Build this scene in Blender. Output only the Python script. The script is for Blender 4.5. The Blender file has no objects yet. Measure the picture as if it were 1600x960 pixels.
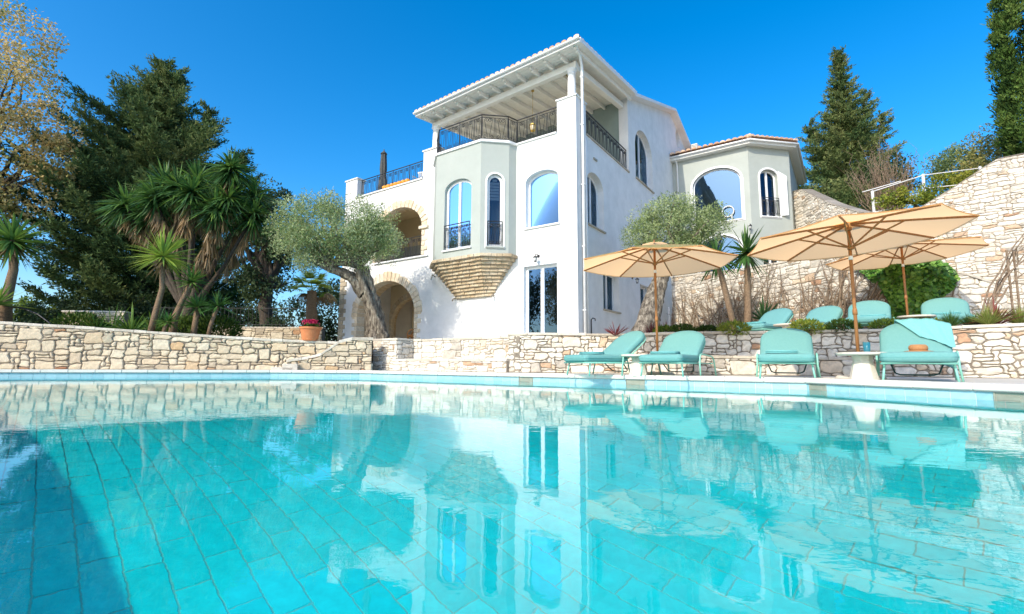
import bpy, bmesh, math, random
import numpy as np
from mathutils import Vector, Matrix, Quaternion
from mathutils.geometry import tessellate_polygon
from math import sin, cos, pi, radians, sqrt, atan2
random.seed(7)
RNG = np.random.default_rng(7)
sc = bpy.context.scene
COL = sc.collection

# ------------------------------------------------------------------ camera
cd = bpy.data.cameras.new('camera')
cam = bpy.data.objects.new('camera', cd)
COL.objects.link(cam)
cd.sensor_width = 36.0
cd.lens = 16.99
cd.clip_start = 0.02
cd.clip_end = 2000
cam.matrix_world = (Matrix.Translation((0, 0, 0.38)) @ Matrix.Rotation(radians(90) + math.atan(90 / 755.0), 4, 'X')
                    @ Matrix.Rotation(radians(0.3), 4, 'Z'))
sc.camera = cam

# ------------------------------------------------------------------ sky, sun, exposure
SUN_AZ = 218.3          # degrees clockwise from +Y: behind the camera, to the left
SUN_EL = 33.0
w = bpy.data.worlds.new("World")
sc.world = w
w.use_nodes = True
nt = w.node_tree
bg = nt.nodes['Background']
bg.inputs[1].default_value = 0.15
sk = nt.nodes.new('ShaderNodeTexSky')
sk.sky_type = 'NISHITA'
sk.sun_disc = False
sk.sun_elevation = radians(SUN_EL)
sk.sun_rotation = radians(SUN_AZ)
sk.air_density = 1.0
sk.dust_density = 1.7
sk.ozone_density = 4.0
hs = nt.nodes.new('ShaderNodeHueSaturation')
hs.inputs['Saturation'].default_value = 1.40
hs.inputs['Hue'].default_value = 0.497
nt.links.new(sk.outputs[0], hs.inputs['Color'])
nt.links.new(hs.outputs[0], bg.inputs[0])
sl = bpy.data.lights.new('sun', 'SUN')
sl.energy = 2.15
sl.angle = radians(0.53)
sl.color = (1.0, 0.91, 0.76)
so = bpy.data.objects.new('sun', sl)
COL.objects.link(so)
_a = radians(SUN_AZ)
_e = radians(SUN_EL)
SUN_DIR = Vector((-sin(_a) * cos(_e), -cos(_a) * cos(_e), -sin(_e)))   # the way the light travels
so.rotation_euler = SUN_DIR.to_track_quat('-Z', 'Y').to_euler()
so.location = (-20, -30, 40)
sl.cycles.is_caustics_light = True
sc.view_settings.view_transform = 'Standard'
sc.view_settings.look = 'None'
sc.view_settings.exposure = 0.95
sc.view_settings.gamma = 1.0
sc.cycles.max_bounces = 12
sc.cycles.transparent_max_bounces = 16

# ------------------------------------------------------------------ helpers
def empty(name, loc=(0, 0, 0), rz=0.0, parent=None):
    o = bpy.data.objects.new(name, None)
    COL.objects.link(o)
    o.location = loc
    o.rotation_euler = (0, 0, rz)
    o.empty_display_size = 0.2
    if parent:
        o.parent = parent
    return o

def tag(o, label=None, cat=None, group=None, kind=None):
    if label: o['label'] = label
    if cat: o['category'] = cat
    if group: o['group'] = group
    if kind: o['kind'] = kind
    return o

def link(name, me, parent=None):
    o = bpy.data.objects.new(name, me)
    COL.objects.link(o)
    if parent is not None:
        o.parent = parent
    return o

class MB:
    """collects shapes and links them as one mesh object"""
    def __init__(s):
        s.v = []
        s.f = []
        s.mi = []
        s.cur = 0
    def add(s, vs, fs):
        o = len(s.v)
        s.v += [tuple(p) for p in vs]
        for f in fs:
            s.f.append([i + o for i in f])
            s.mi.append(s.cur)
        return s
    def box(s, x0, x1, y0, y1, z0, z1, M=None):
        vs = [(x0, y0, z0), (x1, y0, z0), (x1, y1, z0), (x0, y1, z0), (x0, y0, z1), (x1, y0, z1), (x1, y1, z1), (x0, y1, z1)]
        if M is not None:
            vs = [M @ Vector(p) for p in vs]
        return s.add(vs, [(3, 2, 1, 0), (4, 5, 6, 7), (0, 1, 5, 4), (1, 2, 6, 5), (2, 3, 7, 6), (3, 0, 4, 7)])
    def bar(s, p, q, wd, th, up=(0, 0, 1)):
        p = Vector(p); q = Vector(q)
        d = (q - p).normalized()
        u = Vector(up)
        sd = d.cross(u)
        if sd.length < 1e-4: sd = d.cross(Vector((1, 0, 0)))
        sd.normalize()
        u = sd.cross(d).normalized()
        vs = []
        for c in (p, q):
            for a, b in ((-1, -1), (1, -1), (1, 1), (-1, 1)):
                vs.append(c + sd * (a * wd / 2) + u * (b * th / 2))
        return s.add(vs, [(3, 2, 1, 0), (4, 5, 6, 7), (0, 1, 5, 4), (1, 2, 6, 5), (2, 3, 7, 6), (3, 0, 4, 7)])
    def tube(s, pts, r, n=8, caps=True, wob=0.0, closed=False):
        pts = [Vector(p) for p in pts]
        m = len(pts)
        rs = r if hasattr(r, '__len__') else [r] * m
        prev = None
        vs = []
        for i, p in enumerate(pts):
            if closed:
                d = (pts[(i + 1) % m] - pts[i - 1]).normalized()
            else:
                d = (pts[min(i + 1, m - 1)] - pts[max(i - 1, 0)]).normalized()
            if prev is None:
                a = Vector((0, 0, 1)) if abs(d.z) < .9 else Vector((1, 0, 0))
                u = d.cross(a).normalized()
            else:
                u = (prev - d * prev.dot(d)).normalized()
            prev = u
            b = d.cross(u)
            for k in range(n):
                t = 2 * pi * k / n
                rr = rs[i] * (1 + (wob * (random.random() - .5) * 2 if wob else 0))
                vs.append(p + (u * cos(t) + b * sin(t)) * rr)
        fs = []
        for i in range(m if closed else m - 1):
            j = (i + 1) % m
            for k in range(n):
                l = (k + 1) % n
                fs.append((i * n + k, i * n + l, j * n + l, j * n + k))
        if caps and not closed:
            fs.append(tuple(range(n - 1, -1, -1)))
            fs.append(tuple((m - 1) * n + k for k in range(n)))
        return s.add(vs, fs)
    def lathe(s, prof, n=16, c=(0, 0, 0)):
        vs = []
        for r, z in prof:
            for k in range(n):
                t = 2 * pi * k / n
                vs.append((c[0] + r * cos(t), c[1] + r * sin(t), c[2] + z))
        fs = []
        for i in range(len(prof) - 1):
            for k in range(n):
                l = (k + 1) % n
                fs.append((i * n + k, i * n + l, (i + 1) * n + l, (i + 1) * n + k))
        fs.append(tuple(range(n - 1, -1, -1)))
        fs.append(tuple((len(prof) - 1) * n + k for k in range(n)))
        return s.add(vs, fs)
    def prism(s, poly, z0, z1):
        n = len(poly)
        vs = [(p[0], p[1], z0) for p in poly] + [(p[0], p[1], z1) for p in poly]
        fs = [tuple(range(n - 1, -1, -1)), tuple(range(n, 2 * n))]
        for i in range(n):
            j = (i + 1) % n
            fs.append((i, j, n + j, n + i))
        return s.add(vs, fs)
    def build(s, name, mat, parent=None, smooth=False, bevel=0.0, seg=1, recalc=True, tint=None):
        me = bpy.data.meshes.new(name)
        me.from_pydata(s.v, [], s.f)
        mats = mat if isinstance(mat, (list, tuple)) else [mat]
        for m in mats: me.materials.append(m)
        if len(mats) > 1: me.polygons.foreach_set('material_index', s.mi)
        if bevel or recalc:
            bm = bmesh.new()
            bm.from_mesh(me)
            if recalc: bmesh.ops.recalc_face_normals(bm, faces=bm.faces)
            if bevel:
                es = [e for e in bm.edges if len(e.link_faces) == 2 and e.calc_face_angle(0) > .5]
                bmesh.ops.bevel(bm, geom=es, offset=bevel, segments=seg, affect='EDGES', clamp_overlap=True)
            bm.to_mesh(me)
            bm.free()
        if smooth:
            me.polygons.foreach_set('use_smooth', [True] * len(me.polygons))
        if tint is not None:
            at = me.attributes.new('tint', 'FLOAT', 'POINT')
            at.data.foreach_set('value', [tint] * len(me.vertices))
        me.update()
        return link(name, me, parent)

def fast(name, V, F, mat, parent=None, tint=None, smooth=False):
    V = np.asarray(V, np.float32)
    F = np.asarray(F, np.int32)
    me = bpy.data.meshes.new(name)
    me.vertices.add(len(V))
    me.vertices.foreach_set('co', V.ravel())
    k = F.shape[1]
    me.loops.add(F.size)
    me.loops.foreach_set('vertex_index', F.ravel())
    me.polygons.add(len(F))
    me.polygons.foreach_set('loop_start', np.arange(0, F.size, k, dtype=np.int32))
    me.polygons.foreach_set('loop_total', np.full(len(F), k, np.int32))
    if smooth: me.polygons.foreach_set('use_smooth', np.ones(len(F), bool))
    me.materials.append(mat)
    if tint is not None:
        at = me.attributes.new('tint', 'FLOAT', 'POINT')
        at.data.foreach_set('value', np.asarray(tint, np.float32))
    me.update(calc_edges=True)
    return link(name, me, parent)

def poly_mesh(outer, holes, z):
    loops = [[Vector((p[0], p[1], 0)) for p in outer]] + [[Vector((p[0], p[1], 0)) for p in h] for h in holes]
    tris = tessellate_polygon(loops)
    vs = [(p.x, p.y, z) for l in loops for p in l]
    fs = []
    for t in tris:
        a, b, c = (Vector(vs[i]) for i in t)
        fs.append(t if (b - a).cross(c - a).z > 0 else t[::-1])
    m = MB()
    m.add(vs, fs)
    return m

def resample(path, step):
    out = [Vector(path[0])]
    for a, b in zip(path[:-1], path[1:]):
        a = Vector(a); b = Vector(b)
        n = max(1, int(round((b - a).length / step)))
        for i in range(1, n + 1): out.append(a.lerp(b, i / n))
    return out

# ------------------------------------------------------------------ materials
def mat(name):
    m = bpy.data.materials.new(name)
    m.use_nodes = True
    return m, m.node_tree, m.node_tree.nodes['Principled BSDF']

def rgba(c): return (c[0], c[1], c[2], 1)

def surf(name, cols, scale=8.0, rough=.7, bump=0.0, bscale=None, tint=False, trans=0.0, spec=.3, var=.25, metal=0.0, stretch=None, tcol=None, detail=5.0):
    """cols: ramp colours; position on the ramp comes from the tint attribute (tint=True) or from noise"""
    m, nt, b = mat(name)
    N = nt.nodes.new
    L = nt.links.new
    tc = N('ShaderNodeTexCoord')
    co = tc.outputs['Object']
    if stretch:
        mp = N('ShaderNodeMapping')
        mp.inputs['Scale'].default_value = stretch
        L(co, mp.inputs[0])
        co = mp.outputs[0]
    nz = N('ShaderNodeTexNoise')
    nz.inputs['Scale'].default_value = scale
    nz.inputs['Detail'].default_value = detail
    nz.inputs['Roughness'].default_value = .65
    L(co, nz.inputs['Vector'])
    rp = N('ShaderNodeValToRGB')
    el = rp.color_ramp.elements
    while len(el) < len(cols): el.new(.5)
    for i, c in enumerate(cols):
        el[i].position = i / max(1, len(cols) - 1)
        el[i].color = rgba(c)
    if tint:
        at = N('ShaderNodeAttribute')
        at.attribute_name = 'tint'
        L(at.outputs['Fac'], rp.inputs[0])
        # mottling by noise: multiply value
        mr = N('ShaderNodeMapRange')
        mr.inputs['From Min'].default_value = .3
        mr.inputs['From Max'].default_value = .7
        mr.inputs['To Min'].default_value = 1 - var
        mr.inputs['To Max'].default_value = 1 + var
        L(nz.outputs['Fac'], mr.inputs['Value'])
        mx = N('ShaderNodeVectorMath')
        mx.operation = 'SCALE'
        L(rp.outputs[0], mx.inputs[0])
        L(mr.outputs[0], mx.inputs['Scale'])
        colout = mx.outputs[0]
    else:
        mr = N('ShaderNodeMapRange')
        mr.inputs['From Min'].default_value = .32
        mr.inputs['From Max'].default_value = .68
        L(nz.outputs['Fac'], mr.inputs['Value'])
        L(mr.outputs[0], rp.inputs[0])
        colout = rp.outputs[0]
    L(colout, b.inputs['Base Color'])
    b.inputs['Roughness'].default_value = rough
    b.inputs['Specular IOR Level'].default_value = spec
    b.inputs['Metallic'].default_value = metal
    if bump:
        bp = N('ShaderNodeBump')
        bp.inputs['Strength'].default_value = min(1, bump)
        bp.inputs['Distance'].default_value = .02
        n2 = N('ShaderNodeTexNoise')
        n2.inputs['Scale'].default_value = bscale or scale * 3
        n2.inputs['Detail'].default_value = 6
        L(co, n2.inputs['Vector'])
        L(n2.outputs['Fac'], bp.inputs['Height'])
        L(bp.outputs[0], b.inputs['Normal'])
    if trans:
        tr = N('ShaderNodeBsdfTranslucent')
        if tcol: tr.inputs[0].default_value = rgba(tcol)
        else: L(colout, tr.inputs[0])
        ms = N('ShaderNodeMixShader')
        ms.inputs[0].default_value = trans
        L(b.outputs[0], ms.inputs[1])
        L(tr.outputs[0], ms.inputs[2])
        L(ms.outputs[0], nt.nodes['Material Output'].inputs[0])
    return m

M = {}
M['white'] = surf('white_render', [(.70, .70, .68), (.82, .81, .79)], 1.6, .85, .25, 60)
M['white_trim'] = surf('white_trim', [(.74, .74, .72), (.82, .82, .80)], 6, .5, .05)
M['white_paint'] = surf('white_painted_wood', [(.76, .75, .70), (.86, .85, .80)], 5, .55, .1, 40, stretch=(1, 6, 6))
M['upvc'] = surf('window_frame_white', [(.72, .73, .73), (.80, .80, .80)], 4, .35)
M['green'] = surf('grey_green_render', [(.38, .41, .37), (.42, .45, .41)], 1.4, .85, .2, 60)
M['greendark'] = surf('shaded_green_render', [(.24, .30, .27), (.29, .35, .31)], 1.4, .85, .2, 60)  # darker copy of the grey green, shade put into the colour
M['cream'] = surf('cream_render', [(.76, .63, .42), (.83, .71, .50)], 1.5, .85, .2, 60)
M['olive'] = surf('olive_paint', [(.30, .30, .16), (.36, .35, .20)], 1.5, .7)
M['stone'] = surf('rubble_stone', [(.36, .30, .22), (.50, .41, .29), (.60, .50, .35), (.66, .57, .42), (.55, .38, .21), (.40, .20, .11)], 9, .9, .9, 22, tint=True, var=.22)
M['stonepale'] = surf('pale_rubble_stone', [(.42, .38, .32), (.56, .51, .43), (.66, .61, .52), (.73, .68, .59), (.60, .48, .34), (.44, .26, .16)], 9, .9, .9, 22, tint=True, var=.22)
M['corbel'] = surf('corbel_stone', [(.38, .28, .17), (.50, .39, .25), (.60, .50, .36)], 10, .9, .7, 30, tint=True, var=.22)
M['seam'] = surf('teal_piping', [(.09, .27, .26), (.11, .30, .29)], 40, .8)
M['mortar'] = surf('lime_mortar', [(.17, .145, .115), (.30, .26, .205)], 6, .95, .8, 40)
M['mortar_pale'] = surf('pale_mortar', [(.30, .255, .20), (.44, .38, .30)], 6, .95, .8, 40)
M['cap'] = surf('coping_stone', [(.44, .39, .31), (.60, .54, .44), (.68, .62, .53)], 5, .9, .7, 25, tint=True, var=.2)
M['capgrey'] = surf('weathered_coping', [(.14, .12, .10), (.24, .21, .17), (.34, .30, .25)], 5, .9, .7, 25, tint=True, var=.2)
M['brick'] = surf('golden_stone', [(.54, .40, .24), (.66, .53, .36), (.76, .68, .54)], 10, .9, .7, 30, tint=True, var=.2)
M['pcoping'] = surf('pool_coping_stone', [(.66, .63, .56), (.76, .73, .67)], 4, .7, .3, 50, tint=False)
M['paving'] = surf('cream_bounce_paving', [(.52, .48, .40), (.64, .60, .51)], 3, .85, .4, 20)
M['deck'] = surf('deck_stone', [(.58, .54, .46), (.68, .64, .56)], 3, .8, .3, 30)
M['ground'] = surf('garden_soil', [(.10, .08, .045), (.17, .14, .08), (.09, .11, .035)], .8, .95, .8, 8)
M['hill'] = surf('hillside_soil', [(.09, .085, .04), (.15, .13, .07), (.07, .09, .03)], .5, .95, .8, 6)
M['ptile'] = surf('pool_floor_tile', [(.0, .72, .68), (.004, .78, .73), (.012, .82, .77)], 14, .5, tint=True, var=.10)
M['grout'] = surf('pool_grout', [(.07, .56, .50), (.15, .60, .50)], 9, .8)
M['wtile'] = surf('waterline_tile', [(.28, .49, .57), (.33, .54, .61), (.38, .58, .65)], 12, .25, tint=True, var=.08, spec=.5)
M['wgrout'] = surf('tile_grout', [(.62, .70, .72), (.72, .78, .80)], 12, .7)
M['inlet'] = surf('inlet_grey', [(.26, .27, .22), (.34, .34, .28)], 8, .6)
M['iron'] = surf('black_iron', [(.012, .012, .013), (.03, .03, .032)], 20, .45, spec=.5)
M['brass'] = surf('brass', [(.50, .34, .08), (.62, .45, .14)], 20, .35, metal=.8)
M['rtile'] = surf('roof_tile_clay', [(.52, .27, .15), (.66, .40, .25), (.74, .55, .40)], 7, .85, .4, 30, tint=True, var=.2)
M['teal'] = surf('teal_fabric', [(.14, .345, .33), (.165, .375, .36)], 40, .85, .25, 500, spec=.15)
M['towel'] = surf('turquoise_towel', [(.20, .54, .54), (.25, .60, .59)], 60, .95, .6, 300, spec=.05)
M['mint'] = surf('mint_metal', [(.20, .52, .42), (.25, .58, .47)], 10, .4, spec=.5)
M['darkmetal'] = surf('dark_green_metal', [(.02, .09, .08), (.03, .11, .10)], 10, .5)
M['canvas'] = surf('sand_canvas', [(.84, .62, .38), (.88, .67, .43)], 30, .9, .2, 400, trans=.90, tcol=(1.0, .62, .30), spec=.1)
M['greycanvas'] = surf('grey_canvas', [(.06, .065, .06), (.10, .10, .095)], 10, .9, .3)
M['wood'] = surf('oiled_wood', [(.26, .11, .035), (.40, .19, .07)], 12, .5, .2, 60, stretch=(4, 4, .4))
M['tablestone'] = surf('cream_stone_table', [(.60, .54, .44), (.70, .64, .55)], 8, .7, .3)
M['hat'] = surf('tan_straw', [(.42, .20, .08), (.54, .28, .12)], 60, .9, .6, 200)
M['terracotta'] = surf('terracotta', [(.50, .17, .065), (.60, .22, .09)], 8, .7, .2)
M['orange'] = surf('orange_skin', [(.75, .28, .03), (.80, .38, .06)], 10, .5)
M['wicker'] = surf('wicker', [(.30, .12, .03), (.42, .19, .06)], 60, .6, .6, 120)
M['white_plastic'] = surf('white_plastic', [(.68, .68, .66), (.76, .76, .74)], 5, .45)
M['bark'] = surf('dark_bark', [(.05, .038, .027), (.12, .095, .07)], 9, .95, 1, 16, stretch=(3, 3, .7))
M['olivebark'] = surf('olive_bark', [(.025, .02, .016), (.15, .125, .095), (.36, .32, .25)], 6, .95, 1, 16, stretch=(2.2, 2.2, .6))
M['palmbark'] = surf('palm_bark', [(.14, .085, .05), (.30, .21, .13)], 18, .95, 1, 30, stretch=(1, 1, 3))
M['twig'] = surf('bare_twig', [(.15, .10, .065), (.30, .23, .16)], 12, .9, .6, 40)
M['conifer'] = surf('conifer_needles', [(.038, .072, .026), (.09, .15, .048), (.15, .20, .068), (.22, .24, .085)], 3, .8, tint=True, trans=.27, var=.3, spec=.15)
M['cypress'] = surf('cypress_needles', [(.025, .055, .012), (.07, .135, .025), (.14, .20, .045)], 3, .8, tint=True, trans=.15, var=.3, spec=.15)
M['oliveleaf'] = surf('olive_leaves', [(.10, .15, .045), (.21, .28, .095), (.35, .42, .19), (.48, .53, .32)], 3, .6, tint=True, trans=.28, var=.25, spec=.3)
M['oakleaf'] = surf('oak_leaves', [(.02, .045, .018), (.055, .095, .035), (.12, .16, .06)], 3, .6, tint=True, trans=.25, var=.3)
M['planeleaf'] = surf('plane_leaves', [(.22, .25, .07), (.44, .38, .12), (.60, .48, .20), (.58, .40, .16)], 3, .7, tint=True, trans=.35, var=.2)
M['yucca'] = surf('yucca_blades', [(.40, .26, .12), (.22, .16, .085), (.03, .08, .026), (.07, .17, .038), (.19, .32, .055), (.40, .50, .075)], 3, .5, tint=True, trans=.32, var=.2, spec=.4)
M['shrub'] = surf('shrub_leaves', [(.02, .045, .008), (.07, .13, .016), (.20, .26, .03), (.34, .34, .05)], 3, .7, tint=True, trans=.3, var=.25)
M['ivy'] = surf('ivy_leaves', [(.02, .065, .010), (.06, .17, .02), (.13, .29, .035), (.24, .40, .07)], 3, .45, tint=True, trans=.22, var=.2, spec=.4)
M['grass'] = surf('ornamental_grass', [(.10, .17, .03), (.28, .34, .07), (.48, .48, .16)], 3, .7, tint=True, trans=.35, var=.2)
M['cordyline'] = surf('red_cordyline', [(.08, .015, .02), (.20, .045, .045), (.30, .10, .06)], 3, .5, tint=True, trans=.2, var=.2)
M['flower'] = surf('pink_petals', [(.42, .01, .06), (.60, .03, .12)], 20, .7, trans=.2)

def glass_mat(name, base, f0):
    m, nt, b = mat(name)
    b.inputs['Base Color'].default_value = rgba(base)
    b.inputs['Roughness'].default_value = .35
    g = nt.nodes.new('ShaderNodeBsdfGlossy')
    g.inputs['Roughness'].default_value = .012
    g.inputs['Color'].default_value = (.42, .70, 1, 1)  # blue mirror tint stands in for a deeper blue sky reflection
    lw = nt.nodes.new('ShaderNodeFresnel')
    lw.inputs['IOR'].default_value = f0
    bp = nt.nodes.new('ShaderNodeBump')
    bp.inputs['Strength'].default_value = .06
    bp.inputs['Distance'].default_value = .02
    nz = nt.nodes.new('ShaderNodeTexNoise')
    nz.inputs['Scale'].default_value = 1.3
    tc = nt.nodes.new('ShaderNodeTexCoord')
    nt.links.new(tc.outputs['Object'], nz.inputs['Vector'])
    nt.links.new(nz.outputs['Fac'], bp.inputs['Height'])
    nt.links.new(bp.outputs[0], g.inputs['Normal'])
    tr = nt.nodes.new('ShaderNodeBsdfTransparent')
    tr.inputs[0].default_value = (.55, .62, .64, 1)
    ms = nt.nodes.new('ShaderNodeMixShader')
    nt.links.new(lw.outputs[0], ms.inputs[0])
    nt.links.new(tr.outputs[0], ms.inputs[1])
    nt.links.new(g.outputs[0], ms.inputs[2])
    nt.links.new(ms.outputs[0], nt.nodes['Material Output'].inputs[0])
    return m
M['glass'] = glass_mat('window_glass', (.01, .02, .03), 1.72)
M['glasswing'] = glass_mat('wing_window_glass', (.01, .02, .03), 2.7)
M['unlit'] = surf('unlit_interior', [(.018, .022, .025), (.03, .034, .036)], 3, .9)  # near-black colour stands in for the unlit rooms behind the panes
M['blind'] = surf('white_blind', [(.62, .64, .63), (.72, .73, .72)], 5, .8)
m, nt, b = mat('tumbler_glass')
b.inputs['Base Color'].default_value = (.05, .32, .42, 1)
b.inputs['Roughness'].default_value = .08
b.inputs['Transmission Weight'].default_value = .5
M['tumbler'] = m

def water_mat():
    m, nt, b = mat('pool_water')
    nt.nodes.remove(b)
    g = nt.nodes.new('ShaderNodeBsdfGlass')
    g.inputs['IOR'].default_value = 1.333
    g.inputs['Roughness'].default_value = 0.0
    tc = nt.nodes.new('ShaderNodeTexCoord')
    bumps = None
    for sc_, dist, st, rot in (((1.3, 2.2, 1), .0013, 1, .5), ((5.5, 9.5, 1), .00045, 1, -.3), ((17, 26, 1), .00016, 1, .9)):
        mp = nt.nodes.new('ShaderNodeMapping')
        mp.inputs['Scale'].default_value = sc_
        mp.inputs['Rotation'].default_value = (0, 0, rot)
        nz = nt.nodes.new('ShaderNodeTexNoise')
        nz.inputs['Scale'].default_value = 1
        nz.inputs['Detail'].default_value = 2
        bp = nt.nodes.new('ShaderNodeBump')
        bp.inputs['Strength'].default_value = st
        bp.inputs['Distance'].default_value = dist
        nt.links.new(tc.outputs['Object'], mp.inputs[0])
        nt.links.new(mp.outputs[0], nz.inputs['Vector'])
        nt.links.new(nz.outputs['Fac'], bp.inputs['Height'])
        if bumps: nt.links.new(bumps.outputs[0], bp.inputs['Normal'])
        bumps = bp
    nt.links.new(bumps.outputs[0], g.inputs['Normal'])
    nt.links.new(g.outputs[0], nt.nodes['Material Output'].inputs[0])
    return m
M['water'] = water_mat()

# ------------------------------------------------------------------ house frame: x runs right along the front, y runs back along the right side
HC = Vector((2.2055, 16.0, 0.0))
HROT = radians(-34.5)
HM = Matrix.Translation(HC) @ Matrix.Rotation(HROT, 4, 'Z')
def HW(x, y, z=0.0):
    return HM @ Vector((x, y, z))
# ================================================================== GROUND, POOL
POOL = [(4.80, 7.95), (-4.40, 14.12), (-7.0, 14.15), (-9.9, 13.3), (-13.4, 12.4), (-14.2, 10.1), (-4.92, 2.39), (-2.43, .30),  # unseen near-left edge set back to steer its shadow on the floor
        (.3, -2.0), (3.5, -3.4), (6.3, -1.5), (6.9, 1.5), (6.05, 4.0), (5.45, 5.75), (5.03, 6.95)]
def hw2(x, y):
    p = HW(x, y); return (p.x, p.y)
MIDW = [(-4.6, -2.98), (-.42, -2.98)]                      # house frame
RIGHTW = [(-.22, -3.72), (.55, -3.66), (1.6, -3.0), (2.6, -2.5), (4.4, -2.42), (5.3, -1.95), (6.6, -1.62), (7.75, -1.5), (10.03, -1.6), (12.6, -1.7)]
LEFTW = [(-19.2, 11.3), (-16.6, 12.6), (-14.2, 13.4), (-12.0, 13.9), (-9.7, 14.4), (-7.4, 14.9), (-5.43, 15.3), (-4.6, 15.6)]
PIER = [hw2(-5.75, -3.7), hw2(-4.6, -3.7)]
BND = [(-60, -25)] + [(x - .08, y + .12) for x, y in LEFTW[:-1]] + [hw2(-5.7, -3.3), hw2(-4.75, -3.3), hw2(-4.5, -2.8)] + [hw2(-.4, -2.8)] + \
      [hw2(x, y + .2) for x, y in RIGHTW] + [(60, -20)]
deck = poly_mesh(BND + [(60, -90), (-60, -90)], [POOL], .17).build('pool_deck', M['deck'], recalc=False)
tag(deck, kind='structure')
ter = poly_mesh([(-60, -25), (-700, -25), (-700, 900), (700, 900), (700, -20)] + BND[::-1][:-1], [], 1.1).build('garden_ground', M['ground'], recalc=False)
tag(ter, kind='structure')
pav = poly_mesh([hw2(-12.6, -1.9), hw2(-4.7, -1.9), hw2(-4.4, -2.6), hw2(-.1, -2.6), hw2(.6, -3.3), hw2(2.0, -2.3), hw2(6, -1.4), hw2(13, -1.2), (14.6, 12.6), (11.2, 13.6), (10.2, 15.8), (9.3, 18.8), (7.8, 23.4), hw2(.3, 9.4), hw2(.3, .3), hw2(-12.6, .3)], [], 1.112).build('bounce_paving', M['paving'], recalc=False)  # unseen pale paving, added to bounce sunlight onto the side wall
tag(pav, kind='structure')

# floor of the pool: a sheet of grout with a tile laid for each one
ZF = -1.2
pf = poly_mesh([(x * 1.02, y * 1.02) for x, y in POOL], [], ZF - .006).build('pool_floor', M['grout'], recalc=False)
tag(pf, kind='structure')
pf.cycles.is_caustics_receiver = True
def inside(p, poly, pad=0):
    x, y = p; c = False
    n = len(poly)
    for i in range(n):
        x1, y1 = poly[i]; x2, y2 = poly[(i + 1) % n]
        if (y1 > y) != (y2 > y) and x < (x2 - x1) * (y - y1) / (y2 - y1) + x1: c = not c
    return c
TA = radians(-45.5)
ux, uy = cos(TA), sin(TA)
TL, TW, GAP = .34, .124, .0055
tl = []
for j in range(-150, 150):
    for i in range(-70, 70):
        u = (i + (.5 if j % 2 else 0) + (j * .07) % .2) * TL
        v = j * TW
        cx, cy = u * ux - v * uy, u * uy + v * ux
        if inside((cx, cy), POOL): tl.append((math.hypot(cx + .35, (cy - 2.35) * .9), cx, cy))
tl.sort()
def tile_verts(h):
    a, b = (TL - GAP) / 2, (TW - GAP) / 2
    r = .002
    q = []
    for s, t in ((-1, -1), (1, -1), (1, 1), (-1, 1)): q.append((s * a, t * b, 0))
    for s, t in ((-1, -1), (1, -1), (1, 1), (-1, 1)): q.append((s * (a - r), t * (b - r), h))
    return q
tmesh = []
for k in range(8):
    mb = MB()
    mb.add(tile_verts(.0035), [(4, 5, 6, 7), (0, 1, 5, 4), (1, 2, 6, 5), (2, 3, 7, 6), (3, 0, 4, 7)])
    o = mb.build('tile', M['ptile'], pf, recalc=False, tint=k / 7)
    tmesh.append(o.data)
    bpy.data.objects.remove(o)
for d, cx, cy in tl[:300]:
    o = link('tile', random.choice(tmesh), pf)
    o.location = (cx, cy, ZF - .006)
    o.rotation_euler = (random.gauss(0, .004), random.gauss(0, .004), TA)
    o.cycles.is_caustics_receiver = True
V = []; F = []; T = []
for d, cx, cy in tl[300:]:
    n = len(V); t = random.random()
    for s, q in ((-1, -1), (1, -1), (1, 1), (-1, 1)):
        a, b = s * (TL - GAP) / 2, q * (TW - GAP) / 2
        V.append((cx + a * ux - b * uy, cy + a * uy + b * ux, ZF)); T.append(t)
    F.append((n, n + 1, n + 2, n + 3))
o = fast('distant_tiles', V, F, M['ptile'], pf, T)
o['kind'] = 'stuff'
o.cycles.is_caustics_receiver = True

# water
wt = poly_mesh([(x * 1.001, y * 1.001) for x, y in POOL], [], 0.0).build('water', M['water'], recalc=False, smooth=True)
tag(wt, kind='structure')
wt.cycles.is_caustics_caster = True

# side walls, waterline tiles, coping
pw = MB()
n = len(POOL)
for i in range(n):
    (x1, y1), (x2, y2) = POOL[i], POOL[(i + 1) % n]
    pw.add([(x1, y1, -1.25), (x2, y2, -1.25), (x2, y2, .1), (x1, y1, .1)], [(0, 1, 2, 3)])
pwo = pw.build('pool_wall', M['wgrout'], recalc=False)
tag(pwo, kind='structure')
pwo.cycles.is_caustics_receiver = True
def edge_frame(i):
    a = Vector(POOL[i]); b = Vector(POOL[(i + 1) % n])
    d = (b - a); L = d.length; d.normalize()
    nrm = Vector((-d.y, d.x))          # polygon runs counter-clockwise: inside is to the left
    return a, d, L, nrm
INLETS = [(1, None)]
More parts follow.
